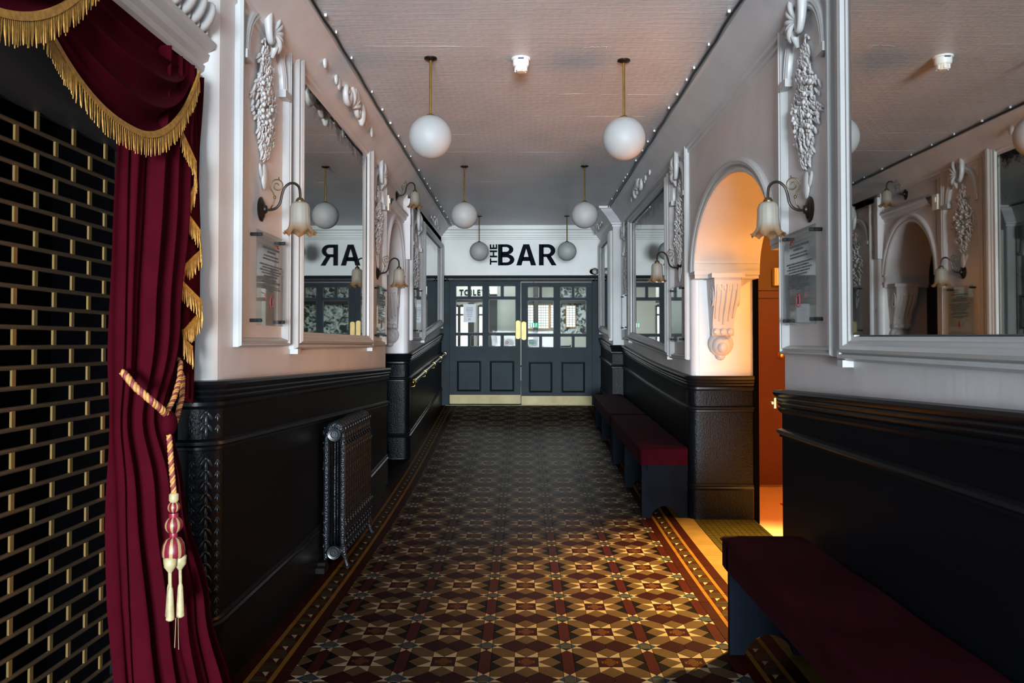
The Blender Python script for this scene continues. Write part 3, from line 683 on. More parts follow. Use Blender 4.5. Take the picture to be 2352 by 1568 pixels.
# olive mosaic in the archway
mo = MB(); n = 0
x = 1.512
while x < 2.035:
    y = 4.6
    while y < 7.08:
        mo.box(x+.002, min(x+.048, 2.04), y+.002, y+.048, -.003, h(y)+.0015); y += .05
    x += .05
MB().box(1.5, 2.05, 4.5, 7.1, -.02, -.001).build('threshold_bed', mat('ochre_grout', (.13, .10, .035), .8, spec=.03), fl)
g = mo.build('mosaic_tiles', TM['green'], fl); g['kind'] = 'stuff'
order = sorted(range(len(pieces)), key=lambda i: -pieces[i][0])
single = set(order[:300]); cache = {}
fields = {}
def prism_tile(poly, dz=0):
    q = inset(poly, .0013); n = len(q)
    vs = [(x, y, h(y)-.005) for x, y in q]+[(x, y, h(y)+dz) for x, y in q]
    return vs, [tuple(range(n, 2*n))]+[(i, (i+1) % n, n+(i+1) % n, n+i) for i in range(n)]
rt = random.Random(3)
for i, (sc_, m, poly, key, cell) in enumerate(pieces):
    if i in single:
        if key is not None:
            if key not in cache:
                vs, fs = prism_tile([(x-cell[0], y-cell[1]) for x, y in poly]); me = bpy.data.meshes.new('tile'); me.from_pydata(vs, [], fs); me.materials.append(TM[m])
                if m == 'motif':
                    uvl = me.uv_layers.new(name='UVMap')
                    for lp in me.loops: c_ = me.vertices[lp.vertex_index].co; uvl.data[lp.index].uv = (c_.x/(a*p), c_.y/(a*p))
                cache[key] = me
            o = bpy.data.objects.new('tile', cache[key]); C.objects.link(o); o.location = (cell[0], cell[1], rt.uniform(-.0006, .0004)); o.parent = fl
        else:
            mb = MB().add(*prism_tile(poly)); o = mb.build('tile', TM[m], fl, recalc=False)
            if m == 'motif':
                uvl = o.data.uv_layers.new(name='UVMap')
                for lp in o.data.loops: c_ = o.data.vertices[lp.vertex_index].co; uvl.data[lp.index].uv = ((c_.x-cell[0])/(a*p), (c_.y-cell[1])/(a*p))
    else:
        F = fields.setdefault(m, (MB(), [])); vs, fs = prism_tile(poly, rt.uniform(-.0006, .0004)); F[0].add(vs, fs)
        if m == 'motif': F[1].extend([((v[0]-cell[0])/(a*p), (v[1]-cell[1])/(a*p)) for v in vs])
bigmb = MB(); mats = []; fm = []; uvs = []
for m, (f, uv) in fields.items():
    mats.append(TM[m]); fm += [len(mats)-1]*len(f.f); uvs += uv if uv else [(2, 2)]*len(f.v); bigmb.add(f.v, f.f)
fo = bigmb.build('tile_field', mats, fl, recalc=False); fo['kind'] = 'stuff'
fo.data.polygons.foreach_set('material_index', fm)
uvl = fo.data.uv_layers.new(name='UVMap'); vi = [0]*len(fo.data.loops); fo.data.loops.foreach_get('vertex_index', vi)
flat = [c for v in vi for c in uvs[v]]; uvl.data.foreach_set('uv', flat)
# mat in the side room
mt = empty('door_mat', (3.1, 7.6, .003), 'buff woven mat with red border on the salmon side room floor', 'mat')
MB().box(2.54, 3.6, 6.3, 7.92, .003, .012).build('border', MT['mat1'], mt); MB().box(2.63, 3.52, 6.38, 7.84, .012, .018).build('weave', MT['mat2'], mt)
# ------------------------------------------------------------------ plaster panels and mirrors
PPROF = [(0, 0), (0, .026), (.014, .040), (.026, .040), (.034, .028), (.046, .028), (.052, .036), (.062, .030), (.076, .010), (.085, 0)]
MPROF = [(0, 0), (0, .030), (.02, .052), (.045, .052), (.052, .040), (.062, .056), (.085, .066), (.11, .062), (.125, .048), (.14, .048), (.15, .040), (.175, .036), (.18, .014)]
TN = [2]
def leafblob(mb, xw, s, y, z, ln, wd, ang, lift=.012, th=.010):
    M = (Matrix.Rotation(ang, 3, 'X') @ Matrix.Rotation(s*.35, 3, 'Y'))
    mb.ell((xw+s*lift, y, z), th, wd, ln, M, 7, 5)
def spiral(mb, xw, s, y, z, r0, turns, a0, sgn, rad, lift=.02, n=26, squash=1.0):
    pts = []
    for i in range(n):
        t = i/(n-1); r = r0*(1-t)**.9+.004; a_ = a0+sgn*turns*2*PI*t
        pts.append((xw+s*(lift+.012*t), y+r*math.cos(a_), z+r*math.sin(a_)*squash))
    mb.tube(pts, [rad*(1-.45*i/(n-1)) for i in range(n)], 7)
def garland(par, xw, s, yc, zt, zb, hw, seed, dens=1.0):
    rg = random.Random(seed); mb = MB(); H = zt-zb
    mb.tube([(xw+s*.008, yc+.012*math.sin(i), zt-.25*H*i/6) for i in range(7)], .008, 6)
    for k in (0, 1): spiral(mb, xw, s, yc+(.03 if k else -.03), zt-.05-.03*k, .025, .9, 0 if k else PI, 1 if k else -1, .007, .012, 12)
    n = int(330*dens)
    for i in range(n):
        t = (i+rg.random())/n
        wdt = hw*(.16+.50*t/.18 if t < .18 else (.66-.28*math.cos(PI*min(1, (t-.18)/.3)) if t < .62 else .94-.72*(t-.62)/.38))
        y = yc+rg.uniform(-1, 1)*wdt; z = zt-H*(.10+.90*t)
        e = abs(y-yc)/hw
        leafblob(mb, xw, s, y, z, rg.uniform(.012, .032), rg.uniform(.006, .012), rg.uniform(-1.1, 1.1), .006+.024*(1-e)*(1 if .15 < t < .85 else .4), rg.uniform(.006, .011))
    for i in range(int(16*dens)):       # rosettes and berries
        y = yc+rg.uniform(-.6, .6)*hw; z = zt-H*rg.uniform(.38, .74)
        mb.ell((xw+s*.036, y, z), .012, .014, .014, None, 8, 6)
        for q in range(5):
            a_ = q*2*PI/5; leafblob(mb, xw, s, y+.022*math.cos(a_), z+.022*math.sin(a_), .014, .010, a_-PI/2, .030, .007)
    return mb.build('plaster_garland', MT['plaster'], par, True)
def shell(par, xw, s, yc, z, k=1.0, front=1, name='plaster_shell'):
    """scroll and shell boss at the crown of a panel"""
    mb = MB(); W = lambda d, y, zz: (xw+s*d, yc+y*k, z+zz*k)
    for i in range(5):                 # scallop ribs fanning up and out on the far side
        a_ = math.radians(68-27*i); ln = .15-.012*i
        mb.tube([W(.022+.050*math.sin(PI*(.15+.75*t)), .012+t*ln*math.cos(a_), -.055+t*ln*math.sin(a_)) for t in frange(0, 1, 8)], [(.006+.013*t**.7)*k*(1 if t < .95 else .7) for t in frange(0, 1, 8)], 8)
    c_ = []; rr_ = []
    for i in range(40):                # C scroll, open towards the near side, curled at both ends
        t = -1+2*i/39; a_ = PI+t*2.05; e = max(0, abs(t)-.62)/.38; r_ = 1-.62*e
        ang = PI+math.copysign(1, t)*(.62*2.05*min(abs(t)/.62, 1)+e*4.2)
        cy_ = -.020*e; cz_ = math.copysign(.068, t)*-1*e
        c_.append(W(.052-.012*e, -.012+cy_-(-.050*r_*math.cos(ang))*1, cz_*.9+.115*r_*(1-.35*e)*math.sin(ang))); rr_.append(k*(.022-.012*abs(t)))
    mb.tube(c_, rr_, 9)
    for q in range(5): mb.ell(W(.045, .055-.022*q, .125+.010*math.sin(q*1.3)), .014*k, .015*k, .018*k, None, 8, 6)
    mb.tube([W(.03, .035, -.06), W(.045, .055, -.11), W(.03, .050, -.16)], [.016*k, .020*k, .008*k], 8)
    return mb.build(name, MT['white'], par, True)
def frieze_boss(par, xw, s, yc, z, slope=.0, k=1.0):
    mb = MB(); X1 = xw
    spiral(mb, X1, s, yc-.10*k, z, .075*k, 1.4, PI*.8, -1, .018*k, .03)
    spiral(mb, X1, s, yc+.13*k, z-.01*k, .055*k, 1.2, PI*.2, 1, .016*k, .03)
    for i in range(6):
        a_ = .35+.40*i; mb.tube([(X1+s*(.03+.03*math.sin(PI*t)), yc+.02*k+t*.11*k*math.cos(a_), z-.03*k+t*.11*k*math.sin(a_)) for t in frange(0, 1, 6)], [.008*k+.009*k*t for t in frange(0, 1, 6)], 7)
    mb.ell((X1+s*.04, yc+.20*k, z-.01*k), .022*k, .030*k, .060*k, None, 8, 6)
    for d, r in ((-.26, .026), (-.21, .034), (-.45, .024), (.36, .022), (.52, .028)): mb.ell((X1+s*.02, yc+d*k, z+(.01 if d < 0 else -.02)), .014, r*k*.8, r*k, None, 8, 6)
    return mb.build('frieze_ornament', MT['plaster'], par, True)
def panel(xw, s, y0, y1, z0, z1, zs, seed, front, gz, m=None, dens=1.0, full=True):
    m = m or MT['white']; TN[0] += 1
    r = empty('trim_%d' % TN[0], kind='structure'); yc = (y0+y1)/2; hw = (y1-y0)/2
    ring = lambda pr: pr
    # side and bottom mouldings up to the frieze
    frame(MB(), xw, s, y0, y1, z0, z0, z1, [(t*(.8 if hw > .3 else .8), d) for t, d in PPROF], kt=.01, kb=.75).build('panel_moulding', m, r, True, .5)
    a_, b_ = hw-.07, min(.34, z1-.06-zs)
    arch_mould(r, xw, s, yc, zs, a_-.07, b_-.07, [(0, 0), (.004, .024), (.02, .034), (.034, .026), (.042, .036), (.058, .030), (.07, 0)], 'arch_moulding', m, 0, PI, 22)
    mb = MB()
    for sy in (-1, 1): mb.box(xw if s > 0 else xw-.045, xw+.045 if s > 0 else xw, yc+sy*(a_-.035)-.05, yc+sy*(a_-.035)+.05, zs-.045, zs+.0)
    mb.build('arch_stop', m, r)
    shell(r, xw, s, yc, z1-.10, 1.2 if hw > .35 else .9, 1)
    garland(r, xw, s, yc, gz[0], gz[1], min(hw*.62, .23), seed, dens)
    mb = MB(); z = gz[1]-.10
    mb.ell((xw+s*.012, yc, z), .014, .045, .075, None, 9, 6); mb.ell((xw+s*.008, yc-.05, z+.02), .010, .020, .05, Matrix.Rotation(.5, 3, 'X'), 8, 5)
    mb.build('leaf_ornament', MT['plaster'], r, True)
    return r
def mirror(xw, s, y0, y1, z0a, z0b, z1, label, fw=.18, gd=.010):
    r = empty('wall_mirror', (xw, (y0+y1)/2, (z0a+z1)/2), label, 'mirror', 'wall mirrors in painted frames')
    k = fw/.18
    frame(MB(), xw, s, y0, y1, z0a, z0b, z1, [(t*k, d) for t, d in MPROF], kt=.5, kb=.62).build('frame', MT['white'], r, True, .5)
    t = .178*k+(gd-.01)*.25; x = xw+s*gd
    mb = MB(); P4 = [(y0+t, z0a+t*.62), (y1-t, z0b+t*.62), (y1-t, z1-t*.5), (y0+t, z1-t*.5)]
    mb.v = [(x, a_, b_) for a_, b_ in P4]+[(xw+s*.002, a_, b_) for a_, b_ in P4]; mb.f = [(0, 1, 2, 3), (7, 6, 5, 4)]+[(k_, (k_+1) % 4, 4+(k_+1) % 4, 4+k_) for k_ in range(4)]
    mb.build('mirror_glass', MT['mirror'], r)
    for yy in (y0+.05, y1-.05): MB().box(min(xw, xw+s*.05), max(xw, xw+s*.05), yy-.03, yy+.03, (z0a if yy < (y0+y1)/2 else z0b)-.03, (z0a if yy < (y0+y1)/2 else z0b)+.002).build('bracket', MT['white'], r)
    return r
panel(XL, 1, 3.97, 4.84, 1.575, 3.50, 3.10, 11, 1, (3.30, 2.62))
mirror(XL, 1, 4.93, 7.50, 1.555, 1.545, 3.46, 'tall mirror on left wall reflecting the lettering, between the nearest left bell lamps')
panel(XL, 1, 7.54, 8.27, 1.56, 3.42, 3.0, 12, 1, (3.16, 2.50), dens=.7)
mirror(XLF, 1, 10.86, 13.50, 1.62, 1.86, 3.26, 'narrow-looking mirror at the far left end beside the double doors')
panel(XLF, 1, 9.80, 10.78, 1.62, 3.28, 2.85, 13, 1, (3.0, 2.2), dens=.6)
panel(XR, -1, 3.80, 4.56, 1.53, 3.46, 3.06, 14, -1, (3.22, 2.52))
mirror(XR, -1, 1.10, 3.71, 1.50, 1.515, 3.46, 'large mirror on right wall reflecting the left archway, above the nearest bench', gd=.045)
panel(XR, -1, 7.17, 7.94, 1.44, 3.38, 2.98, 15, -1, (3.14, 2.34), dens=.7)
mirror(XR, -1, 7.98, 10.98, 1.455, 1.62, 3.30, 'mirror on right wall above the far bench, showing a reflected globe')
panel(XR, -1, 11.06, 11.76, 1.63, 3.30, 2.9, 16, -1, (3.0, 2.2), dens=.6)
mirror(XRF, -1, 11.88, 13.52, 1.65, 1.76, 3.26, 'slim mirror at the far right end doubling the round sounder')
fz = empty('trim_2', kind='structure')
frieze_boss(fz, XL+.115, 1, 6.02, 3.45, k=1.7); frieze_boss(fz, XLF+.05, 1, 12.0, 3.40, k=1.1)
frieze_boss(fz, XR-.10, -1, 9.3, 3.43, k=1.5); frieze_boss(fz, XRF-.10, -1, 12.7, 3.43, k=1.0)
# ------------------------------------------------------------------ corbels under the arches
def corbel(x0, x1, yw, ztop, H, D, label, m, rich):
    r = empty('corbel', ((x0+x1)/2, yw, ztop), label, 'corbel')
    xm = (x0+x1)/2
    # side outline (out, down): an S scroll
    prof = [(0, 0), (D, 0), (D, .06*H)]+[(D*(.46+.54*(.5+.5*math.cos(PI*t**1.15))), (.06+.60*t)*H) for t in frange(.08, 1, 12)]
    mb = MB()
    poly = prof+[(0, .66*H)]
    n = len(poly); vs = []
    for t, q in ((0, 0), (1, 1)):
        for o_, d_ in poly:
            sh = 1-.22*d_/(.66*H); xx = xm+(x1-x0)/2*sh*(1 if t else -1); vs.append((xx, yw-o_, ztop-d_))
    mb.add(vs, [tuple(range(n)), tuple(range(2*n-1, n-1, -1))]+[(k, (k+1) % n, n+(k+1) % n, n+k) for k in range(n)])
    mb.build('scroll_block', m, r, False)
    mb = MB(); hw = (x1-x0)/2*.80     # bead roll across the foot of the scroll
    mb.tube([(xm-hw*1.02, yw-D*.36, ztop-.70*H), (xm+hw*1.02, yw-D*.36, ztop-.70*H)], .055*H, 14)
    for q in (-.5, .0, .5): mb.ell((xm+q*hw*1.3, yw-D*.46, ztop-.70*H), .05*H, .04*H, .05*H, None, 8, 6)
    mb.build('bead_roll', m, r, True, .7)
    mb = MB()                         # round pendant below
    for k, (rr, zz, dd) in enumerate(((.17*H, .86*H, D*.32), (.135*H, .88*H, D*.42), (.09*H, .90*H, D*.48))): mb.ell((xm, yw-dd*.5, ztop-zz), rr, dd*.5, rr, None, 18, 10)
    mb.ell((xm, yw-.03, ztop-1.02*H), .07*H, .04, .06*H, None, 10, 6)
    mb.build('pendant_boss', m, r, True)
    mb = MB()                         # acanthus relief on the face
    fo = lambda d_: next(o0+(o1-o0)*(d_-e0)/(e1-e0) for (o0, e0), (o1, e1) in zip(prof[1:], prof[2:]) if d_ <= e1)
    for q in (-.78, -.42, 0, .42, .78):
        mb.tube([(xm+q*(x1-x0)/2*(1-.22*d_/(.66*H)), yw-fo(d_)+.004, ztop-d_) for d_ in frange(.09*H, (.60-.10*abs(q))*H, 12)], [(.009+.005*math.sin(PI*t))*(1.25 if q == 0 else 1)*(x1-x0)/.23 for t in frange(0, 1, 12)], 7)
    for q in (-.6, -.2, .2, .6): mb.ell((xm+q*(x1-x0)/2*.95, yw-fo(.13*H)+.006, ztop-.13*H), .020*(x1-x0)/.23, .012, .030, Matrix.Rotation(q*.6, 3, 'Y'), 8, 5)
    for sx in (-1, 1):
        xs_ = xm+sx*(x1-x0)/2*.96
        pts = [(xs_, yw-D*.68+.07*D*3*math.cos(a_)*(1-a_/14), ztop-.22*H-.16*H*math.sin(a_)*(1-a_/14)) for a_ in frange(0, 11, 30)]
        mb.tube(pts, .009, 6)
    mb.build('acanthus_relief', m, r, True)
    MB().box(x0-.025, x1+.025, yw-D-.025, yw, ztop-.004, ztop+.035).build('abacus', m, r)
    return r
corbel(1.632, 1.862, 7.09, 2.15, .66, .30, 'carved scroll corbel under the right archway beside the lit doorway', MT['plaster'], 1)
corbel(-1.73, -1.475, 9.63, 2.25, .66, .24, 'carved scroll corbel under the left archway below a bell lamp', MT['plaster'], 0)

# ------------------------------------------------------------------ curtained opening: cornice
oc = empty('trim_20', kind='structure')
K = [(-.10, 2.86), (.0, 2.82), (.02, 2.825), (.025, 2.85), (.012, 2.855), (.03, 2.875), (.034, 2.90), (.022, 2.905), (.045, 2.925), (.052, 2.955), (.040, 2.96), (.075, 2.985), (.08, 3.01), (.0, 3.02), (.0, 3.06)]
sweep(MB(), [(-1.53, -1), (-1.53, 3.72)], K, 1).build('opening_cornice', MT['white'], oc, True, .5)
MB().box(-1.72, -1.53, -1, 3.70, 2.84, 3.06).build('opening_soffit', MT['white'], oc)
for k in range(22):
    yy = 3.60-.098*k; mb = MB()
    mb.ell((-1.455, yy, 3.085), .040, .040, .078, Matrix.Rotation(.5, 3, 'Y'), 12, 8); mb.ell((-1.470, yy+.049, 3.040), .014, .012, .022, None, 6, 5)
    mb.build('gadroon', MT['white'], oc, True)
MB().box(-1.53, -1.47, -1, 3.70, 3.03, 3.14).build('gadroon_band', MT['white'], oc)
# ------------------------------------------------------------------ pendant globes
def pendant():
    r = empty('pendant_globe', (0, 0, 0))
    MB().lathe([(0, 0), (.045, 0), (.045, -.008), (.02, -.018), (0, -.02)], 20).build('ceiling_rose', MT['bronze'], r, True, .6)
    MB().tube([(0, 0, -.01), (0, 0, -.42)], .0085, 10).build('rod', MT['brass'], r, True, .6)
    MB().lathe([(.018, -.395), (.03, -.402), (.034, -.412), (.03, -.418)], 16).build('gallery', MT['brass'], r, True)
    MB().ell((0, 0, -.555), .15, .15, .15, None, 40, 24).build('globe', MT['opal'], r, True)
    return r
PG = [(-.64, 5.51, 'white globe pendant on brass rod, larger one on the left, nearest the mirror with lettering'), (.713, 5.57, 'white globe pendant on brass rod, larger one on the right, before the archway'),
      (-.655, 8.94, 'white globe pendant of the middle pair, left of the ceiling centre'), (.70, 8.94, 'white globe pendant of the middle pair, right of the ceiling centre'),
      (-.68, 12.5, 'smaller looking globe pendant just left of the word THE'), (.70, 12.5, 'smaller looking globe pendant just right of the letter R')]
pg = pendant(); 
for i, (x, y, lb) in enumerate(PG):
    o = pg if i == 0 else copy_tree(pg, (x, y, ZC))
    o.location = (x, y, ZC); tag(o, lb, 'lamp', 'globe pendants in pairs along the ceiling')
# ------------------------------------------------------------------ bell sconces
def sconce():
    r = empty('wall_sconce', (0, 0, 0))
    MX = Matrix.Rotation(PI/2, 4, 'Y')        # local +X is away from the wall
    MB().lathe([(0, 0), (.058, 0), (.060, .006), (.050, .012), (.044, .013), (.040, .018), (.022, .024), (.018, .034), (0, .036)], 24, MX @ Matrix.Diagonal((1.15, 1, 1, 1))).build('backplate', MT['bronze'], r, True, .6)
    P4 = [(.02, 0, 0), (.05, 0, -.004), (.085, 0, .006), (.108, 0, .035), (.118, 0, .08), (.132, 0, .118), (.160, 0, .142), (.190, 0, .142), (.213, 0, .120), (.219, 0, .085), (.219, 0, .060)]
    pts = []
    for i in range(len(P4)-1):
        p0, p1, p2, p3 = (Vector(P4[max(i-1, 0)]), Vector(P4[i]), Vector(P4[i+1]), Vector(P4[min(i+2, len(P4)-1)]))
        for t in (0, .25, .5, .75): pts.append(.5*((2*p1)+(-p0+p2)*t+(2*p0-5*p1+4*p2-p3)*t*t+(-p0+3*p1-3*p2+p3)*t**3))
    pts.append(Vector(P4[-1]))
    ar = MB().tube(pts, .0075, 8).build('arm', MT['bronze'], r, True, .7)
    sp = [(.055+.02*0, 0, .004), (.070, 0, .030), (.078, 0, .060), (.070, 0, .090)]
    c = (.092, .130)
    for i in range(34):
        t = i/33; rr = .036*(1-t)**.8+.005; a_ = PI*1.15-t*2*PI*1.55; sp.append((c[0]+rr*math.cos(a_), 0, c[1]+rr*math.sin(a_)))
    mb = MB().tube(sp, .0035, 6); mb.ell((.078, 0, .066), .008, .006, .010, None, 7, 5); mb.ell((.100, 0, .172), .004, .004, .007, None, 6, 5); mb.build('scroll', MT['goldwire'], r, True)
    MB().lathe([(.006, .066), (.017, .060), (.024, .048), (.026, .036), (.020, .034)], 16, T(.219, 0, 0)).build('gallery', MT['goldwire'], r, True)
    pr = [(.018, .040), (.036, .037), (.048, .026), (.054, .005), (.055, -.04), (.058, -.085), (.066, -.112), (.080, -.132), (.087, -.136)]
    def wv(j, t, rr, hh):
        q = max(0, (j-5)/3); return rr*(1+.10*q*math.cos(8*t)+(.018*math.cos(16*t) if 1 < j < 6 else 0)), hh+.010*q*math.cos(8*t+.5)
    MB().lathe(pr, 64, T(.219, 0, 0), wv).build('bell_shade', MT['shade'], r, True)
    mb = MB().lathe([(.012, .036), (.014, .0), (.024, -.02), (.028, -.045), (.022, -.068), (0, -.076)], 16, T(.219, 0, 0)); mb.build('bulb', MT['wplastic'], r, True)
    return r
sc0 = sconce()
for i, (x, y, z, rz, lb) in enumerate([(XL, 4.38, 2.335, 0, 'bell glass wall lamp nearest on the left wall, above a clear notice'), (XL, 7.92, 2.29, 0, 'bell glass wall lamp on left wall beside the left archway corbel'),
        (XL, 9.08, 3.28, 0, 'bell glass wall lamp set high over the left archway'), (XR, 4.157, 2.29, PI, 'bell glass wall lamp nearest on the right wall, in front of the archway'), (XR, 7.58, 2.31, PI, 'bell glass wall lamp on right wall beyond the archway')]):
    o = sc0 if i == 0 else copy_tree(sc0, (x, y, z), rz)
    o.location = (x, y, z); o.rotation_euler = (0, 0, rz); tag(o, lb, 'lamp', 'bell shade wall lamps')
# ------------------------------------------------------------------ clear acrylic notices on stand-offs
def notice(xw, s, y0, y1, z0, z1, lb, txt=True, seed=1):
    r = empty('acrylic_notice', (xw, (y0+y1)/2, z0), lb, 'notice', 'clear notices on black stand-offs')
    d = .040; bx = lambda a, b: (min(xw+s*a, xw+s*b), max(xw+s*a, xw+s*b))
    MB().box(*bx(d, d+.005), y0, y1, z0, z1).build('sheet', MT['acrylic'], r)
    for yy in (y0+.03, y1-.03):
        for zz in (z0+.025, z1-.025):
            mb = MB().tube([(xw, yy, zz), (xw+s*d, yy, zz)], .010, 10).tube([(xw+s*(d+.005), yy, zz), (xw+s*(d+.022), yy, zz)], .010, 10); mb.build('stand_off', MT['bplastic'], r, True, .6)
    if not txt: return r
    rg = random.Random(seed); W = y1-y0; H = z1-z0; yc = (y0+y1)/2
    rows = [(.16, .62, .014, 2), (.20, .26, .012, 2), (.245, .52, .010, 1), (.28, .56, .010, 1), (.345, .80, .009, 1), (.375, .62, .010, 1), (.405, .78, .009, 1), (.435, .66, .009, 1), (.465, .5, .009, 1), (.505, .42, .009, 2), (.53, .66, .013, 2), (.58, .60, .007, 1), (.60, .66, .007, 1), (.62, .20, .007, 1)]
    mb = MB(); mr = []
    for t, wd, hh, b in rows:
        y = yc-wd*W/2; zz = z1-t*H
        while y < yc+wd*W/2:
            ln = rg.uniform(.008, .020)
            k = y
            while k < y+ln: mb.box(*bx(d+.0045, d+.0055), k, k+.0042, zz-hh*rg.uniform(.75, 1)/2, zz+hh*rg.uniform(.75, 1)/2); k += .0056
            y += ln+.006
    e = mb.build('printed_text', MT['print'], r); e['kind'] = 'stuff'
    MB().box(*bx(d+.0045, d+.006), yc+W*.22-.03, yc+W*.22+.03, z1-.105*H-.006, z1-.105*H+.006).build('red_mark', MT['redprint'], r)
    MB().box(*bx(d+.0045, d+.006), yc+W*.22, yc+W*.22+.04, z1-.125*H-.006, z1-.125*H+.004).build('red_mark', MT['redprint'], r)
    pts = [(xw+s*(d+.005), yc+W*.03+.026*math.cos(t), z1-.74*H+.036*math.sin(t)) for t in frange(0, 2*PI, 20)]
    MB().tube(pts, .0032, 5).build('red_ring', MT['redprint'], r); MB().box(*bx(d+.0045, d+.0058), yc+W*.03-.010, yc+W*.03+.010, z1-.74*H-.02, z1-.74*H+.02).build('ring_emblem', MT['print'], r)
    MB().tube([(xw+s*(d+.005), yc-.35*W, z1-.65*H), (xw+s*(d+.005), yc-.22*W, z1-.66*H), (xw+s*(d+.005), yc-.17*W, z1-.72*H)], .002, 5).build('red_curve', MT['redprint'], r)
    return r
notice(XL, 1, 4.19, 4.66, 1.69, 2.20, 'clear acrylic notice with printed text on left wall, under the nearest left lamp')
notice(XR, -1, 3.97, 4.44, 1.69, 2.19, 'clear acrylic notice with printed text on right wall, under the nearest right lamp', seed=2)
notice(XL, 1, 7.68, 8.14, 1.64, 2.15, 'narrow-looking clear notice on left wall under the lamp by the left archway', True, 5)
notice(XR, -1, 7.30, 7.80, 1.60, 2.12, 'clear notice on right wall just past the archway pier, reflecting the doors', False)
notice(XR, -1, 11.16, 11.64, 1.78, 2.28, 'clear notice beside the white pilaster at the far right', False)
notice(XLF, 1, 10.10, 10.55, 1.72, 2.30, 'clear notice beside the far left end mirror', False)
# little box on the wall by the left arch
tb = empty('wall_sensor', (XL, 8.35, 3.05), 'cream sensor box on left wall just before the left archway', 'sensor')
MB().box(XL, XL+.05, 8.31, 8.41, 2.98, 3.14).build('case', MT['plastic'], tb); MB().box(XL+.05, XL+.056, 8.335, 8.385, 3.06, 3.11).build('lens', MT['wplastic'], tb); MB().tube([(XL+.012, 8.36, 3.14), (XL+.012, 8.36, 3.42)], .005, 6).build('conduit', MT['wall'], tb)
# smoke detector
sd = empty('smoke_detector', (-.01, 5.53, ZC), 'white smoke detector in the middle of the ceiling', 'detector')
MB().lathe([(.066, 0), (.066, -.010), (.060, -.014)], 28, T(-.01, 5.53, ZC)).build('base_ring', MT['wplastic'], sd, True, .6)
MB().lathe([(.058, -.012), (.057, -.045), (.050, -.058), (.040, -.062)], 28, T(-.01, 5.53, ZC)).build('body', MT['wplastic'], sd, True, .6)
MB().lathe([(.042, -.060), (.036, -.088), (.028, -.096), (0, -.097)], 20, T(-.01, 5.53, ZC)).build('sensor_cap', MT['plastic'], sd, True, .6)
for k in range(6):
    a_ = 2*PI*k/6+.2; MB().box(-.006, .006, .036, .045, -.092, -.060).build('vane', MT['wplastic'], sd).location
for k, o in enumerate([c for c in sd.children if c.name.startswith('vane')]):
    o.matrix_parent_inverse = Matrix.Identity(4); o.rotation_euler = (0, 0, 2*PI*k/6+.2)
MB().box(-.03, .01, 5.467, 5.472, ZC-.022, ZC-.014).build('blue_label', mat('dark_blue_print', (.02, .03, .12), .5), sd)
# cables with clips at the edge of the ceiling
for s, xe, lb in ((-1, XL+.245, 'thin black cable with white clips along the left ceiling edge'), (1, XR-.245, 'thin black cable with white clips along the right ceiling edge')):
    cb = empty('edge_cable', (xe, 5, ZC), lb, 'cable', 'cables along the ceiling edges')
    rg = random.Random(5+s); y1 = 13.4 if s < 0 else 11.7
    MB().tube([(xe+rg.uniform(-.006, .006), y, ZC-.018+rg.uniform(-.006, .004)) for y in frange(1, y1, 50)], .010, 6).build('cable', MT['bplastic'], cb, True)
    y = 3.6
    while y < y1:
        MB().box(xe-s*.02-rg.uniform(.004, .012), xe-s*.02+.006, y, y+.010, ZC-.018, ZC-.001).build('clip', MT['wall'], cb); y += rg.uniform(.18, .75)
# ------------------------------------------------------------------ security shutter at the far left
XS = -1.75
ss = empty('security_shutter', (XS, 2.5, 0), 'brass brick-pattern security grille over a black opening, behind the curtain', 'shutter')
rm = MB().tube([(0, -1.25, 0), (0, 1.25, 0)], .0085, 8).build('rod', MT['rod'], ss, True, .7)
lk = MB()
lk.prism([(-.5, -.035), (-.35, -.040), (.35, -.040), (.5, -.035), (.5, .035), (.35, .040), (-.35, .040), (-.5, .035)], lambda u, v, d: (d, u*.020, v), -.004, .004)
lk = lk.build('link', MT['link'], ss)
rm.matrix_parent_inverse = lk.matrix_parent_inverse = Matrix.Identity(4)
first = [True, True]; RH = .0705
for r_ in range(34):
    z = .03+RH*r_
    o = rm if first[0] else rm.copy()
    if not first[0]: C.objects.link(o)
    first[0] = False; o.location = (0, -.30, z)
    y = 1.30+(.118 if r_ % 2 else 0)
    while y < 3.42:
        o = lk if first[1] else lk.copy()
        if not first[1]: C.objects.link(o)
        first[1] = False; o.location = (0, y-2.5, z+RH/2); y += .236
MB().box(XS-.03, XS+.03, 3.44, 3.50, 0, 2.5).build('guide_rail', MT['navyd'], ss); MB().box(XS-.02, XS+.16, .9, 3.6, 2.43, 2.82).build('shutter_box', MT['soffit'], ss)
vw = empty('wall_opening', kind='structure'); MB().box(-2.15, -2.10, .5, 3.7, 0, 2.9).box(-2.12, -1.6, 3.52, 3.69, 0, 2.82).build('dark_backing', MT['void'], vw)
# ------------------------------------------------------------------ curtain
cu = empty('curtain', (-1.5, 3.3, 0), 'burgundy velvet curtain tied back beside the white pier', 'curtain')
def lerp_tab(tab, z):
    for (z0, a0), (z1, a1) in zip(tab, tab[1:]):
        if z <= z1:
            t = (z-z0)/(z1-z0) if z > z0 else 0; t = t*t*(3-2*t); return a0+(a1-a0)*t
    return tab[-1][1]
yl_ = [(0, 2.98), (.5, 2.97), (1.0, 2.95), (1.30, 2.95), (1.6, 2.93), (2.0, 2.94), (2.82, 2.98)]
yr_ = [(0, 3.66), (.45, 3.54), (.9, 3.42), (1.30, 3.37), (1.7, 3.48), (2.2, 3.60), (2.82, 3.66)]
xr_ = [(0, -1.34), (.5, -1.40), (1.0, -1.47), (1.30, -1.49), (1.8, -1.50), (2.82, -1.50)]
NU, NZ = 150, 70; mb = MB(); rg = random.Random(9)
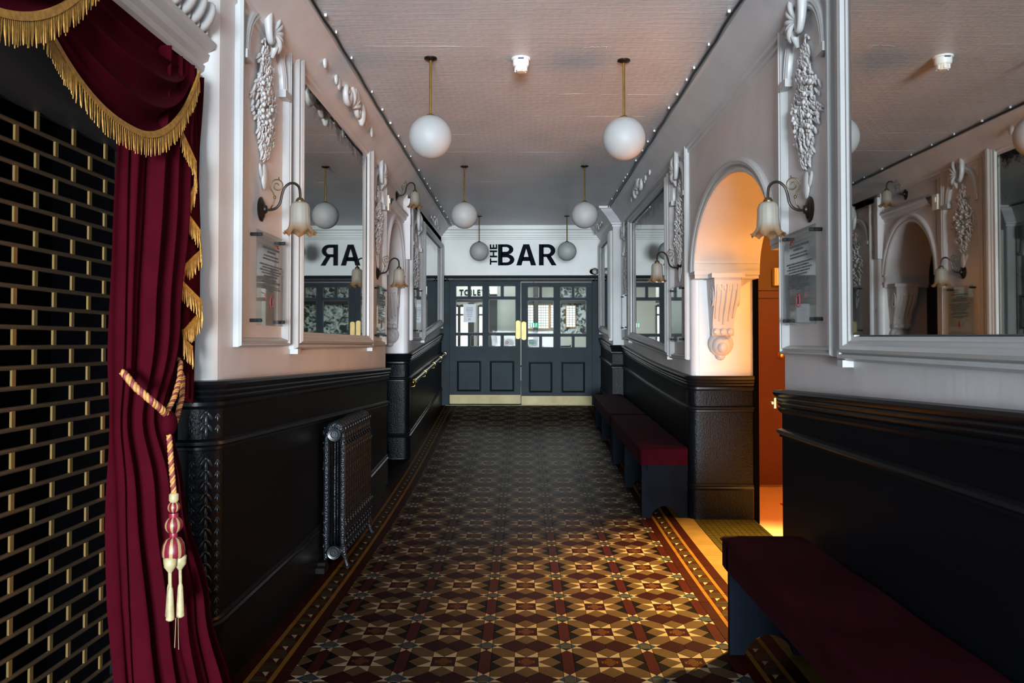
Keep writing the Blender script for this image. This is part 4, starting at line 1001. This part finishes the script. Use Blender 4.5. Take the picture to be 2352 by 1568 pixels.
ph = [rg.uniform(0, 6.28) for _ in range(8)]
for j in range(NZ+1):
    z = .004+2.80*j/NZ; y0, y1 = lerp_tab(yl_, z), lerp_tab(yr_, z); tie = math.exp(-((z-1.30)/.16)**2)
    for i in range(NU+1):
        u = i/NU; uu = u+.012*math.sin(z*2.1+ph[0]+u*5)*(1-tie)
        f = math.sin(2*PI*7.0*uu+.5*math.sin(z*1.3+ph[1]))*.55+.35*math.sin(2*PI*12.5*uu+ph[2]+.8*math.sin(z*1.1))+.25*math.sin(2*PI*3.2*uu+ph[3]+z*.6)
        amp = .036*(1-.35*tie)*(1+.35*max(0, 1-z))
        x = lerp_tab(xr_, z)*u+(-1.54 if z > .6 else -1.54+.06*(.6-z))*(1-u)+f*amp+.07*math.sin(PI*u)*(.45+.55*(1-tie))
        mb.v.append((x, y0+(y1-y0)*(u+.02*math.sin(2*PI*5*u+ph[4])*(1-tie*.3)), z))
mb.f = [(j*(NU+1)+i, j*(NU+1)+i+1, (j+1)*(NU+1)+i+1, (j+1)*(NU+1)+i) for j in range(NZ) for i in range(NU)]
mb.build('drape', MT['velvet'], cu, True)
def strands(mb, pts, ln, rg, out=(1, 0, 0), every=.0085, r=.0034):
    acc = 0
    for a_, b_ in zip(pts, pts[1:]):
        a_, b_ = Vector(a_), Vector(b_); d = (b_-a_).length; k = max(1, int(d/every))
        for i in range(k):
            q = a_+(b_-a_)*(i/k); l2 = ln*rg.uniform(.88, 1.05); e = Vector((rg.uniform(-.003, .006), rg.uniform(-.004, .004), 0))
            mb.tube([q, q+Vector((0, 0, -l2*.5))+e*.4, q+Vector((0, 0, -l2))+e], [r*.8, r*1.1, r*.55], 4, False)
    return mb
def swag(name, label, ya, yb, D, seed, x0, skew=0.0):
    r = empty(name, (x0, (ya+yb)/2, 2.82), label, 'curtain', 'fringed swags over the opening'); rg = random.Random(seed)
    NU, NV = 70, 60; mb = MB(); hem = []
    def pt(u, v):
        c_ = .5+skew
        q = (u-c_)/(1-c_) if u > c_ else (c_-u)/c_
        shp = 1-abs(q)**2.3
        fold = math.sin(2*PI*(4.2*v**.85)+.6*math.sin(3*u+seed))*.024*(.25+.75*shp)
        pinch = .10*(1-shp)
        z = 2.83-v*(D*shp+.055)-.012*math.sin(2*PI*4.2*v**.85+1)*shp
        x = x0+.015+.10*math.sin(PI*min(1, v*.95))*shp*.8+fold+.02*v+.02*(1-shp)*math.sin(v*20)
        return (x, ya+(yb-ya)*u, z)
    for j in range(NV+1):
        for i in range(NU+1): mb.v.append(pt(i/NU, j/NV))
    mb.f = [(j*(NU+1)+i, j*(NU+1)+i+1, (j+1)*(NU+1)+i+1, (j+1)*(NU+1)+i) for j in range(NV) for i in range(NU)]
    mb.build('swag_drape', MT['velvet'], r, True)
    hem = [Vector(pt(u, 1.0))+Vector((.012, 0, 0)) for u in frange(0, 1, 90)]
    mb = MB(); mb.v = [tuple(q+Vector((0, 0, dz))+Vector((dx, 0, 0))) for q in hem for dz, dx in ((.022, .0), (.020, .008), (-.004, .010), (-.006, 0))]
    mb.f = [(i*4+k, i*4+k+1, i*4+5+k, i*4+4+k) for i in range(len(hem)-1) for k in range(3)]
    mb.build('gold_braid', MT['gold'], r, True, .6)
    f = strands(MB(), [q+Vector((.006, 0, -.002)) for q in hem], .075, rg).build('fringe', MT['gold'], r, True, recalc=False); f['kind'] = 'stuff'
    return r
swag('fringed_swag', 'burgundy swag with gold fringe beside the white pier, above the tied curtain', 2.10, 3.47, .40, 3, -1.50, .05)
swag('fringed_swag', 'burgundy swag with gold fringe cut by the top left corner', 1.0, 2.52, .34, 5, -1.44, .05)
# cascade (jabot) with zigzag fringe
cs = empty('cascade', (-1.46, 3.6, 2.5), 'dark red pleated tail with zigzag gold fringe hanging beside the pier', 'curtain')
zig = [(a_-.185, b_) for a_, b_ in [(3.47, 2.44), (3.60, 2.30), (3.615, 2.20), (3.545, 2.10), (3.66, 2.01), (3.685, 1.93), (3.53, 1.83), (3.52, 1.78), (3.66, 1.70), (3.675, 1.65), (3.55, 1.57), (3.545, 1.53), (3.60, 1.50), (3.60, 1.47)]]
xz = [-1.445, -1.42, -1.43, -1.455, -1.425, -1.43, -1.455, -1.445, -1.415, -1.425, -1.45, -1.44, -1.43, -1.43]
hp = [Vector((x, y, z+.07)) for (y, z), x in zip(zig, xz)]
mb = MB()
top = [Vector((-1.46+.012*math.sin(i*1.7), 3.28+.20*min(1, i/8), 2.80)) for i in range(len(hp))]
for q, t in zip(hp, top): mb.v += [tuple(t), tuple(t.lerp(q, .33)+Vector((.0, .02, 0))), tuple(t.lerp(q, .66)+Vector((0, .025, 0))), tuple(q)]
mb.f = [(i*4+k, i*4+k+1, i*4+5+k, i*4+4+k) for i in range(len(hp)-1) for k in range(3)]
mb.build('pleated_tail', MT['lining'], cs, True)
mb = MB(); n_ = 40
for j in range(16):
    z = 2.82-1.40*j/15
    for i in range(n_+1): u = i/n_; mb.v.append((-1.50+.018*math.sin(u*2*PI*4.5+.4*math.sin(z*3)), 3.36+.30*u*(1-.25*j/15), z-.10*u*(j/15)))
mb.f = [(j*(n_+1)+i, j*(n_+1)+i+1, (j+1)*(n_+1)+i+1, (j+1)*(n_+1)+i) for j in range(15) for i in range(n_)]
mb.build('inner_pleats', MT['lining'], cs, True)
b_ = MB(); b_.v = [tuple(q+Vector((dx, 0, dz))) for q in hp for dz, dx in ((.012, .002), (.012, .010), (-.010, .010), (-.010, .002))]
b_.f = [(i*4+k, i*4+k+1, i*4+5+k, i*4+4+k) for i in range(len(hp)-1) for k in range(3)]
b_.build('gold_braid', MT['gold'], cs)
f = strands(MB(), [q+Vector((.008, 0, -.004)) for q in hp], .072, random.Random(4)).build('fringe', MT['gold'], cs, True, recalc=False); f['kind'] = 'stuff'
# tie-back rope and tassel
tr = empty('tieback_tassel', (-1.40, 3.2, 1.2), 'gold and maroon rope tie-back with hanging tassel on the curtain', 'tassel')
def rope(pts, r, m1, m2, par, tw=70):
    fine = []
    for a_, b_ in zip(pts, pts[1:]):
        a_, b_ = Vector(a_), Vector(b_); k = max(2, int((b_-a_).length/.004)); fine += [a_.lerp(b_, i/k) for i in range(k)]
    fine.append(Vector(pts[-1]))
    for q, m in ((0, m1), (1, m2), (2, m1)):
        out = []; acc = 0
        for i, p_ in enumerate(fine):
            d = (fine[min(i+1, len(fine)-1)]-fine[max(i-1, 0)]).normalized(); u = d.orthogonal().normalized() if i == 0 else (u-d*u.dot(d)).normalized(); v = d.cross(u)
            acc += (fine[i]-fine[max(i-1, 0)]).length; t = acc*tw*2+q*2*PI/3; out.append(p_+(u*math.cos(t)+v*math.sin(t))*r*.55)
        MB().tube(out, r*.62, 5).build('rope_strand', m, par, True)
RG = mat('gold_rope', (.50, .24, .07), .5, var=.2, vs=50); RM = mat('maroon_rope', (.20, .03, .04), .6)
rope([(-1.49, 2.95, 1.49), (-1.43, 2.935, 1.43), (-1.385, 2.95, 1.385), (-1.365, 3.0, 1.345), (-1.365, 3.035, 1.325)], .013, RG, RM, tr)
rope([(-1.365, 3.04, 1.325), (-1.37, 3.12, 1.38), (-1.40, 3.24, 1.45), (-1.44, 3.34, 1.51), (-1.50, 3.43, 1.54)], .010, RG, RM, tr)
rope([(-1.365, 3.12, 1.28), (-1.39, 3.24, 1.37), (-1.43, 3.34, 1.45), (-1.49, 3.42, 1.50)], .010, RG, RM, tr)
MB().ell((-1.362, 3.06, 1.285), .028, .042, .05, None, 14, 9).build('knot_band', MT['velvet'], tr, True)
yt, xt = 3.045, -1.345
rope([(xt-.01, yt, 1.245), (xt, yt, 1.12), (xt+.005, yt+.012, 1.015)], .010, RG, RM, tr)
yt += .012; xt += .005
def stripes(name, c1, c2, n):
    m, nt2, b = new_mat(name); L = nt2.links.new; tc = N(nt2, 'ShaderNodeTexCoord'); sp = N(nt2, 'ShaderNodeSeparateXYZ'); L(tc.outputs['Generated'], sp.inputs[0])
    s1 = N(nt2, 'ShaderNodeVectorMath', operation='SUBTRACT'); s1.inputs[1].default_value = (.5, .5, 0); L(tc.outputs['Generated'], s1.inputs[0]); s2 = N(nt2, 'ShaderNodeSeparateXYZ'); L(s1.outputs[0], s2.inputs[0])
    at = N(nt2, 'ShaderNodeMath', operation='ARCTAN2'); L(s2.outputs[1], at.inputs[0]); L(s2.outputs[0], at.inputs[1])
    mu = N(nt2, 'ShaderNodeMath', operation='MULTIPLY'); mu.inputs[1].default_value = n; L(at.outputs[0], mu.inputs[0]); si = N(nt2, 'ShaderNodeMath', operation='SINE'); L(mu.outputs[0], si.inputs[0])
    gt = N(nt2, 'ShaderNodeMath', operation='GREATER_THAN'); gt.inputs[1].default_value = .35; L(si.outputs[0], gt.inputs[0])
    mx = N(nt2, 'ShaderNodeMix', data_type='RGBA'); L(gt.outputs[0], mx.inputs[0]); mx.inputs[6].default_value = (*c1, 1); mx.inputs[7].default_value = (*c2, 1); L(mx.outputs[2], b.inputs['Base Color']); b.inputs['Roughness'].default_value = .4; return m
SM = stripes('striped_silk', (.16, .008, .024), (.36, .25, .11), 8)
MB().lathe([(.012, 1.02), (.018, 1.015), (.018, .992), (.013, .985)], 18, T(xt, yt, 0)).build('gold_collar', MT['cream'], tr, True)
def bead(z, r, hh, m, nm): MB().ell((xt, yt, z), r, r, hh, None, 24, 14).build(nm, m, tr, True)
bead(.966, .024, .023, SM, 'striped_bead'); MB().lathe([(.017, .944), (.018, .936), (.017, .926)], 16, T(xt, yt, 0)).build('maroon_neck', MT['maroon'], tr, True)
bead(.898, .034, .034, SM, 'striped_bead'); MB().lathe([(.014, .868), (.016, .860), (.014, .852)], 16, T(xt, yt, 0)).build('maroon_neck', MT['maroon'], tr, True)
MB().lathe([(.010, .852), (.028, .846), (.039, .826), (.043, .800), (.042, .782), (.036, .774)], 28, T(xt, yt, 0)).build('striped_bell', SM, tr, True)
for k in range(3):
    a_ = 2*PI*k/3+.5; bx_, by_ = xt+.024*math.cos(a_), yt+.026*math.sin(a_)
    mb = MB().lathe([(.012, .785), (.024, .776), (.022, .745), (.010, .728), (.006, .722)], 14, T(bx_, by_, 0)); mb.build('silk_cap', MT['cream'], tr, True)
    mb = MB().tube([(bx_, by_, .725), (bx_, by_+.004, .665)], .006, 8).lathe([(.007, .668), (.010, .655), (.013, .60), (.016, .545), (.010, .540)], 12, T(bx_, by_+.004, 0)); mb.build('tassel_skirt', MT['cream'], tr, True, .7)
MB().tube([(xt+.02, yt-.02, .55), (xt+.022, yt-.03, .48), (xt+.02, yt-.028, .44)], .0012, 4).tube([(xt+.02, yt+.0, .55), (xt+.02, yt+.004, .47), (xt+.02, yt+.008, .42)], .0012, 4).build('loose_thread', MT['cream'], tr)
# ------------------------------------------------------------------ radiator
ra = empty('radiator', (-1.34, 6.1, 0), 'black cast iron column radiator with scrolled relief on the left', 'radiator')
sec = MB()
def oblong(mb, x, y, z0, z1, rx, ry, n=10, m=14):
    prof = []
    vs = []
    for j in range(m+1):
        t = j/m; z = z0+(z1-z0)*t; e = min(1, min(t, 1-t)*m*.45)**.5; fl_ = 1+.18*math.exp(-((t-.03)/.05)**2)+.18*math.exp(-((t-.97)/.05)**2)
        for k in range(n):
            a_ = 2*PI*k/n; vs.append((x+rx*max(.35, e)*fl_*math.cos(a_), y+ry*max(.35, e)*math.sin(a_), z))
    mb.add(vs, [(j*n+k, j*n+(k+1) % n, (j+1)*n+(k+1) % n, (j+1)*n+k) for j in range(m) for k in range(n)]+[tuple(range(n-1, -1, -1)), tuple(m*n+k for k in range(n))])
XF, XB = -1.272, -1.388
for x in (XF, XB): oblong(sec, x, 0, .085, .985, .026, .036)
sec.tube([(XB, 0, .955), (XB+.03, 0, 1.0), ((XF+XB)/2, 0, 1.012), (XF-.03, 0, 1.0), (XF, 0, .955)], [.030, .032, .030, .032, .030], 10)
sec.tube([(XB, 0, .13), ((XF+XB)/2, 0, .10), (XF, 0, .13)], .032, 10)
oblong(sec, (XF+XB)/2, 0, .14, .97, .010, .022, 8, 6)
rg = random.Random(6)
for x, dx in ((XF, .022), (XB, -.022)):
    for q in range(26):
        z = rg.choice((rg.uniform(.66, 1.0), rg.uniform(.10, .40))); sec.ell((x+dx*rg.uniform(.5, 1.1), rg.uniform(-.030, .030), z), .009, .008, rg.uniform(.010, .020), Matrix.Rotation(rg.uniform(-.8, .8), 3, 'X'), 6, 4)
sm0 = sec.build('section', MT['iron'], ra, True); sm0.matrix_parent_inverse = Matrix.Identity(4)
for k in range(12):
    o = sm0 if k == 0 else sm0.copy()
    if k: C.objects.link(o)
    o.location = (1.34, 5.66+.083*k-6.1, 0)
for z in (.945, .115):
    M = T((XF+XB)/2, 5.628, z) @ Matrix.Rotation(PI/2, 4, 'X')
    MB().lathe([(0, .012), (.012, .012), (.015, .004), (.022, .004), (.026, .013), (.034, .014), (.038, .004), (.046, .006), (.048, -.02)], 24, M).build('end_boss', MT['ironp'], ra, True, .6)
for y in (5.66, 5.66+.083*11):
    for x, dx in ((XF, .028), (XB, -.012)):
        fz_ = h(y)
        MB().tube([(x, y, .16), (x+dx*.2, y, .11), (x+dx*.7, y, .06), (x+dx, y, .02+fz_), (x+dx*1.3, y, .006+fz_)], [.024, .022, .015, .013, .020], 9).build('leg', MT['iron'], ra, True)
MB().tube([(-1.36, 6.60, .20), (-1.36, 6.75, .20), (-1.36, 7.2, .20)], .014, 8).build('pipe', MT['ironp'], ra, True)
wb = empty('wood_block', (-1.41, 5.55, 0), 'small dark block on the floor under the radiator back foot', 'block')
MB().box(-1.445, -1.365, 5.50, 5.63, 0, .040).build('slab', MT['wood'], wb); MB().box(-1.44, -1.375, 5.56, 5.64, .040, .062).build('upper_slab', MT['wood'], wb)
# ------------------------------------------------------------------ handrail
hr = empty('handrail', (-1.32, 11.5, 1.2), 'brass handrail with ball end along the ramp on the left', 'handrail')
A_, B_ = Vector((-1.325, 9.72, 1.115)), Vector((-1.30, 13.42, 1.405)); q = lambda t: A_.lerp(B_, t); d_ = (B_-A_).normalized()
MB().tube([A_, B_], .024, 14).build('tube', mat('dull_brass_tube', (.16, .13, .07), .3, metal=.9), hr, True, .7)
for t in (.006, .28, .56, .80, .985): MB().tube([q(t)-d_*.022, q(t)-d_*.012, q(t)+d_*.012, q(t)+d_*.022], [.026, .036, .036, .026], 16).build('collar', MT['brassb'], hr, True, .6)
MB().ell(q(-.012), .026, .03, .026, None, 16, 10).build('end_ball', MT['brass'], hr, True)
for t in (.02, .29, .57, .81): MB().tube([q(t)+Vector((0, 0, -.02)), q(t)+Vector((0, 0, -.065)), q(t)+Vector((-.03, 0, -.07)), (XLF+.005, q(t).y, q(t).z-.07)], .007, 7).build('bracket', MT['brass'], hr, True)
# ------------------------------------------------------------------ benches
def bench(name, lb, ya, yb, ztop, legs, th=.15, x0=1.06, x1=1.465):
    """ya is the near end; ztop(y) the cushion top"""
    r = empty(name, ((x0+x1)/2, (ya+yb)/2, h((ya+yb)/2)), lb, 'bench', 'burgundy velvet wall benches')
    bm = bmesh.new(); bmesh.ops.create_cube(bm, size=1)
    bmesh.ops.subdivide_edges(bm, edges=[e for e in bm.edges if abs((e.verts[0].co-e.verts[1].co).y) > .5], cuts=24)
    bmesh.ops.bevel(bm, geom=[e for e in bm.edges if e.calc_face_angle(0) > .5], offset=.05, segments=4, profile=.6, affect='EDGES')
    rg = random.Random(int(ya*100))
    for v in bm.verts:
        t = v.co.y+.5; y = ya+(yb-ya)*t; xx = x0-.025+(x1-x0+.025)*(v.co.x+.5)
        if False: pass
        zz = ztop(y)-th*(.5-v.co.z)
        if v.co.z > .3: zz += .014*math.sin(PI*(v.co.x+.5))*1+.004*math.sin(9*t*PI)
        v.co = (xx, y+(.02 if t < .1 else 0)*0, zz)
    mb = MB(); bm.verts.ensure_lookup_table(); mb.v = [tuple(v.co) for v in bm.verts]; mb.f = [tuple(v.index for v in f.verts) for f in bm.faces]; bm.free()
    cu_ = mb.build('cushion', MT['seat'], r, True, .9)
    pip = []
    MB().tube([(x0-.022, y, ztop(y)-.012) for y in frange(ya+.02, yb-.02, 24)], .006, 6).build('piping', MT['seat'], cu_, True)
    mb = MB(); yy = frange(ya+.05, yb-.02, 12); v_ = []
    for y in yy: v_ += [(x0+.05, y, ztop(y)-th-.045), (x1, y, ztop(y)-th-.045), (x1, y, ztop(y)-th+.004), (x0+.05, y, ztop(y)-th+.004)]
    mb.add(v_, [(i*4+k, i*4+(k+1) % 4, i*4+4+(k+1) % 4, i*4+4+k) for i in range(len(yy)-1) for k in range(4)]+[(0, 1, 2, 3), tuple(len(v_)-4+k for k in (3, 2, 1, 0))])
    mb.build('seat_board', MT['bench'], r)
    for y in legs:
        zt = ztop(y)-th+.002; zb = h(y); w_ = x1-x0; n = 13
        arch = [(x0+.075+(w_-.15)*i/(n-1), zb+.105*math.sin(PI*i/(n-1))**.6) for i in range(n)]
        poly = [(x0, zb), (x0+.05, zb)]+arch+[(x1-.05, zb), (x1, zb), (x1, zt), (x0, zt)]
        # cut: front foot, arch, back foot
        MB().prism(poly, lambda u, v, d: (u, d, v), y, y+.035).build('leg_panel', MT['bench'], r)
    return r
bench('wall_bench', 'burgundy velvet bench nearest on the right, cut by the lower right corner', .9, 4.22, lambda y: .585, [1.2, 2.7, 4.12])
bench('wall_bench', 'burgundy velvet bench past the archway, its end panel facing the lit floor', 7.05, 9.42, lambda y: .66+.036*(y-7.1), [7.12, 8.30, 9.38])
bench('wall_bench', 'burgundy velvet bench at the top of the ramp beside the double doors', 9.46, 11.74, lambda y: .748+.036*(y-9.46), [9.49, 10.70, 11.62], x1=1.46)
# ------------------------------------------------------------------ the bar beyond the doors
FB = .528
wb_ = empty('wall_bar', kind='structure')
mb = MB().box(-4.5, 4.5, 22.2, 22.3, FB, 4).box(-4.5, -4.4, 13.8, 22.3, FB, 4).box(4.4, 4.5, 13.8, 22.3, FB, 4).box(-4.5, 4.5, 13.8, 22.3, 4, 4.1)
mb.build('bar_wall', MT['pale'], wb_)
MB().box(-4.5, -1.3, 13.76, 13.8, FB, 4).box(1.3, 4.5, 13.76, 13.8, FB, 4).build('bar_front_wall', MT['pale'], wb_)
MB().box(.95, 4.4, 22.12, 22.2, FB+1.3, 3.2).build('papered_wall', MT['leafy'], wb_)
MB().box(-3.4, -.10, 18.0, 18.4, 2.57, 3.6).build('bulkhead', MT['pale'], wb_)
MB().box(-3.4, -.10, 17.96, 18.44, 2.50, 2.57).build('bulkhead_beam', MT['dark'], wb_)
MB().box(-.54, -.12, 17.0, 17.3, FB, 3.2).build('partition', MT['pale'], wb_)
MB().box(-.74, -.545, 16.95, 17.25, FB, 2.62).build('timber_post', MT['dark'], wb_)
MB().box(-1.37, -1.22, 20.0, 20.2, FB, 2.6).build('timber_post', MT['dark'], wb_)
ts = empty('toilet_sign', (-1.15, 18, 2.75), 'black TOILETS lettering on the pale bulkhead seen through the left door', 'sign')
X18 = lambda x: (x-1200)/1829*17.99
xs = [(1055, 1064.5), (1066.5, 1077.5), (1080.5, 1083), (1087, 1093.5), (1096.5, 1103.5), (1106, 1115), (1117, 1125)]
for ch, (a_, b_) in zip('TOILETS', xs): letter(ch, ts, P, X18(a_), X18(b_), 1.6+107*18/1829, 1.6+120.5*18/1829, 18.0, 17.985, MT['letter'], .03)
# daylit glazed doors at the back, left
for i, (x0, x1) in enumerate(((-1.72, -1.40), (-1.20, -.98), (-.90, -.76), (-2.2, -1.80))):
    r = empty('window_%d' % (i+1), kind='structure')
    MB().box(x0, x1, 22.17, 22.19, 1.05, 2.57).build('pane', MT['sky'], r)
    mb = MB().box(x0-.04, x0, 22.1, 22.2, FB, 2.62).box(x1, x1+.04, 22.1, 22.2, FB, 2.62).box(x0, x1, 22.1, 22.2, 2.57, 2.64).box(x0, x1, 22.1, 22.19, 2.33, 2.38).box(x0, x1, 22.1, 22.19, 1.30, 1.38).box(x0, x1, 22.1, 22.2, FB, 1.05)
    mb.build('window_frame', MT['dark'], r)
# leaded windows, right
for i, (x0, x1, z0, z1) in enumerate(((.13, .30, 1.98, 2.62), (.44, .72, 1.98, 2.62), (.79, .96, 2.0, 2.62), (1.22, 1.46, 2.02, 2.60))):
    r = empty('window_%d' % (i+5), kind='structure')
    MB().box(x0, x1, 22.10, 22.11, z0, z1).build('pane', MT['skyl'], r)
    mb = MB().box(x0-.02, x0, 22.05, 22.12, z0, z1).box(x1, x1+.02, 22.05, 22.12, z0, z1).box(x0-.02, x1+.02, 22.05, 22.12, z0-.02, z0).box(x0-.02, x1+.02, 22.05, 22.12, z1, z1+.02); mb.build('window_frame', MT['ochre'], r)
    mb = MB(); k = max(2, round((x1-x0)/.07))
    for q_ in range(1, k): mb.box(x0+(x1-x0)*q_/k-.004, x0+(x1-x0)*q_/k+.004, 22.085, 22.10, z0, z1)
    for q_ in range(1, 9): mb.box(x0, x1, 22.085, 22.10, z0+(z1-z0)*q_/9-.004, z0+(z1-z0)*q_/9+.004)
    mb.build('lead_bars', MT['dark'], r)
MB().box(.30, .43, 21.7, 21.9, FB, 3.2).build('timber_pier', MT['dark'], wb_)
MB().box(.05, 4.4, 21.95, 22.1, 2.66, 2.74).build('picture_shelf', MT['dark'], wb_)
ex = empty('exit_sign', (.27, 19, 1.99), 'green and white running man exit sign seen through the right door', 'sign')
X19 = lambda x: (x-1200)/1829*19.0
MB().box(X19(1217), X19(1237), 19.0, 19.03, 1.935, 2.055).build('panel', MT['green'], ex)
mb = MB().box(X19(1218.5), X19(1222), 18.99, 19.0, 1.945, 2.045).box(X19(1224), X19(1226.5), 18.99, 19.0, 1.945, 2.045); mb.build('door_symbol', MT['paper'], ex)
mb = MB().ell((X19(1232), 18.995, 2.032), .010, .006, .010, None, 8, 6).tube([(X19(1231.5), 18.995, 2.018), (X19(1230.6), 18.995, 1.985)], .008, 6).tube([(X19(1230.6), 18.995, 1.985), (X19(1232.6), 18.995, 1.968), (X19(1231.8), 18.995, 1.948)], .006, 6).tube([(X19(1230.6), 18.995, 1.985), (X19(1229), 18.995, 1.965), (X19(1227.6), 18.995, 1.963)], .006, 6).tube([(X19(1233.4), 18.995, 1.995), (X19(1231.5), 18.995, 2.012), (X19(1229), 18.995, 1.998)], .005, 6)
mb.build('running_figure', MT['paper'], ex, True)
MB().tube([(.27, 19.015, 2.055), (.27, 19.015, 3.95)], .008, 6).build('drop_rod', MT['bplastic'], ex)
def table(x, y, lb):
    r = empty('bar_table', (x, y, FB), lb, 'table', 'tables in the bar beyond the doors')
    MB().lathe([(0, .74), (.40, .74), (.41, .755), (.40, .77), (0, .77)], 24, T(x, y, FB)).build('table_top', MT['ochre'], r, True, .6)
    MB().lathe([(.04, .74), (.03, .6), (.045, .3), (.03, .06)], 12, T(x, y, FB)).build('column', MT['dark'], r, True); MB().lathe([(.22, 0), (.22, .02), (.05, .06), (0, .06)], 20, T(x, y, FB)).build('foot', MT['dark'], r, True, .6)
def chair(x, y, rz, lb, m):
    r = empty('bar_chair', (0, 0, 0), lb, 'chair', 'chairs in the bar beyond the doors')
    mb = MB(); mb.box(-.2, .2, -.2, .2, .43, .46); mb.build('seat', m, r)
    for sx in (-.18, .18):
        MB().tube([(sx, .18, 0), (sx, .17, .44)], .016, 7).build('leg', m, r); MB().tube([(sx, -.20, 0), (sx, -.18, .45)], .016, 7).build('leg', m, r); MB().tube([(sx, -.18, .45), (sx, -.24, 1.0)], .015, 7).build('back_post', m, r)
    MB().box(-.19, .19, -.25, -.225, .80, .98).build('backrest', m, r)
    r.location = (x, y, FB); r.rotation_euler = (0, 0, rz)
table(-.55, 20.3, 'round table behind the left door pane sticker in the bar'); table(.55, 19.6, 'round pine table under the exit sign in the bar'); table(1.25, 20.6, 'round table near the papered wall in the bar'); table(-1.6, 19.0, 'round pine table by the bright glazed doors in the bar')
chair(-1.0, 18.6, .8, 'dark chair by the bright glazed doors in the bar', MT['dark']); chair(.05, 20.75, 2.2, 'dark chair between the left and centre tables in the bar', MT['dark']); chair(.95, 20.2, .4, 'dark chair near the papered wall in the bar', MT['dark']); chair(.3, 18.9, 0, 'dark chair in front of the exit sign in the bar', MT['dark'])
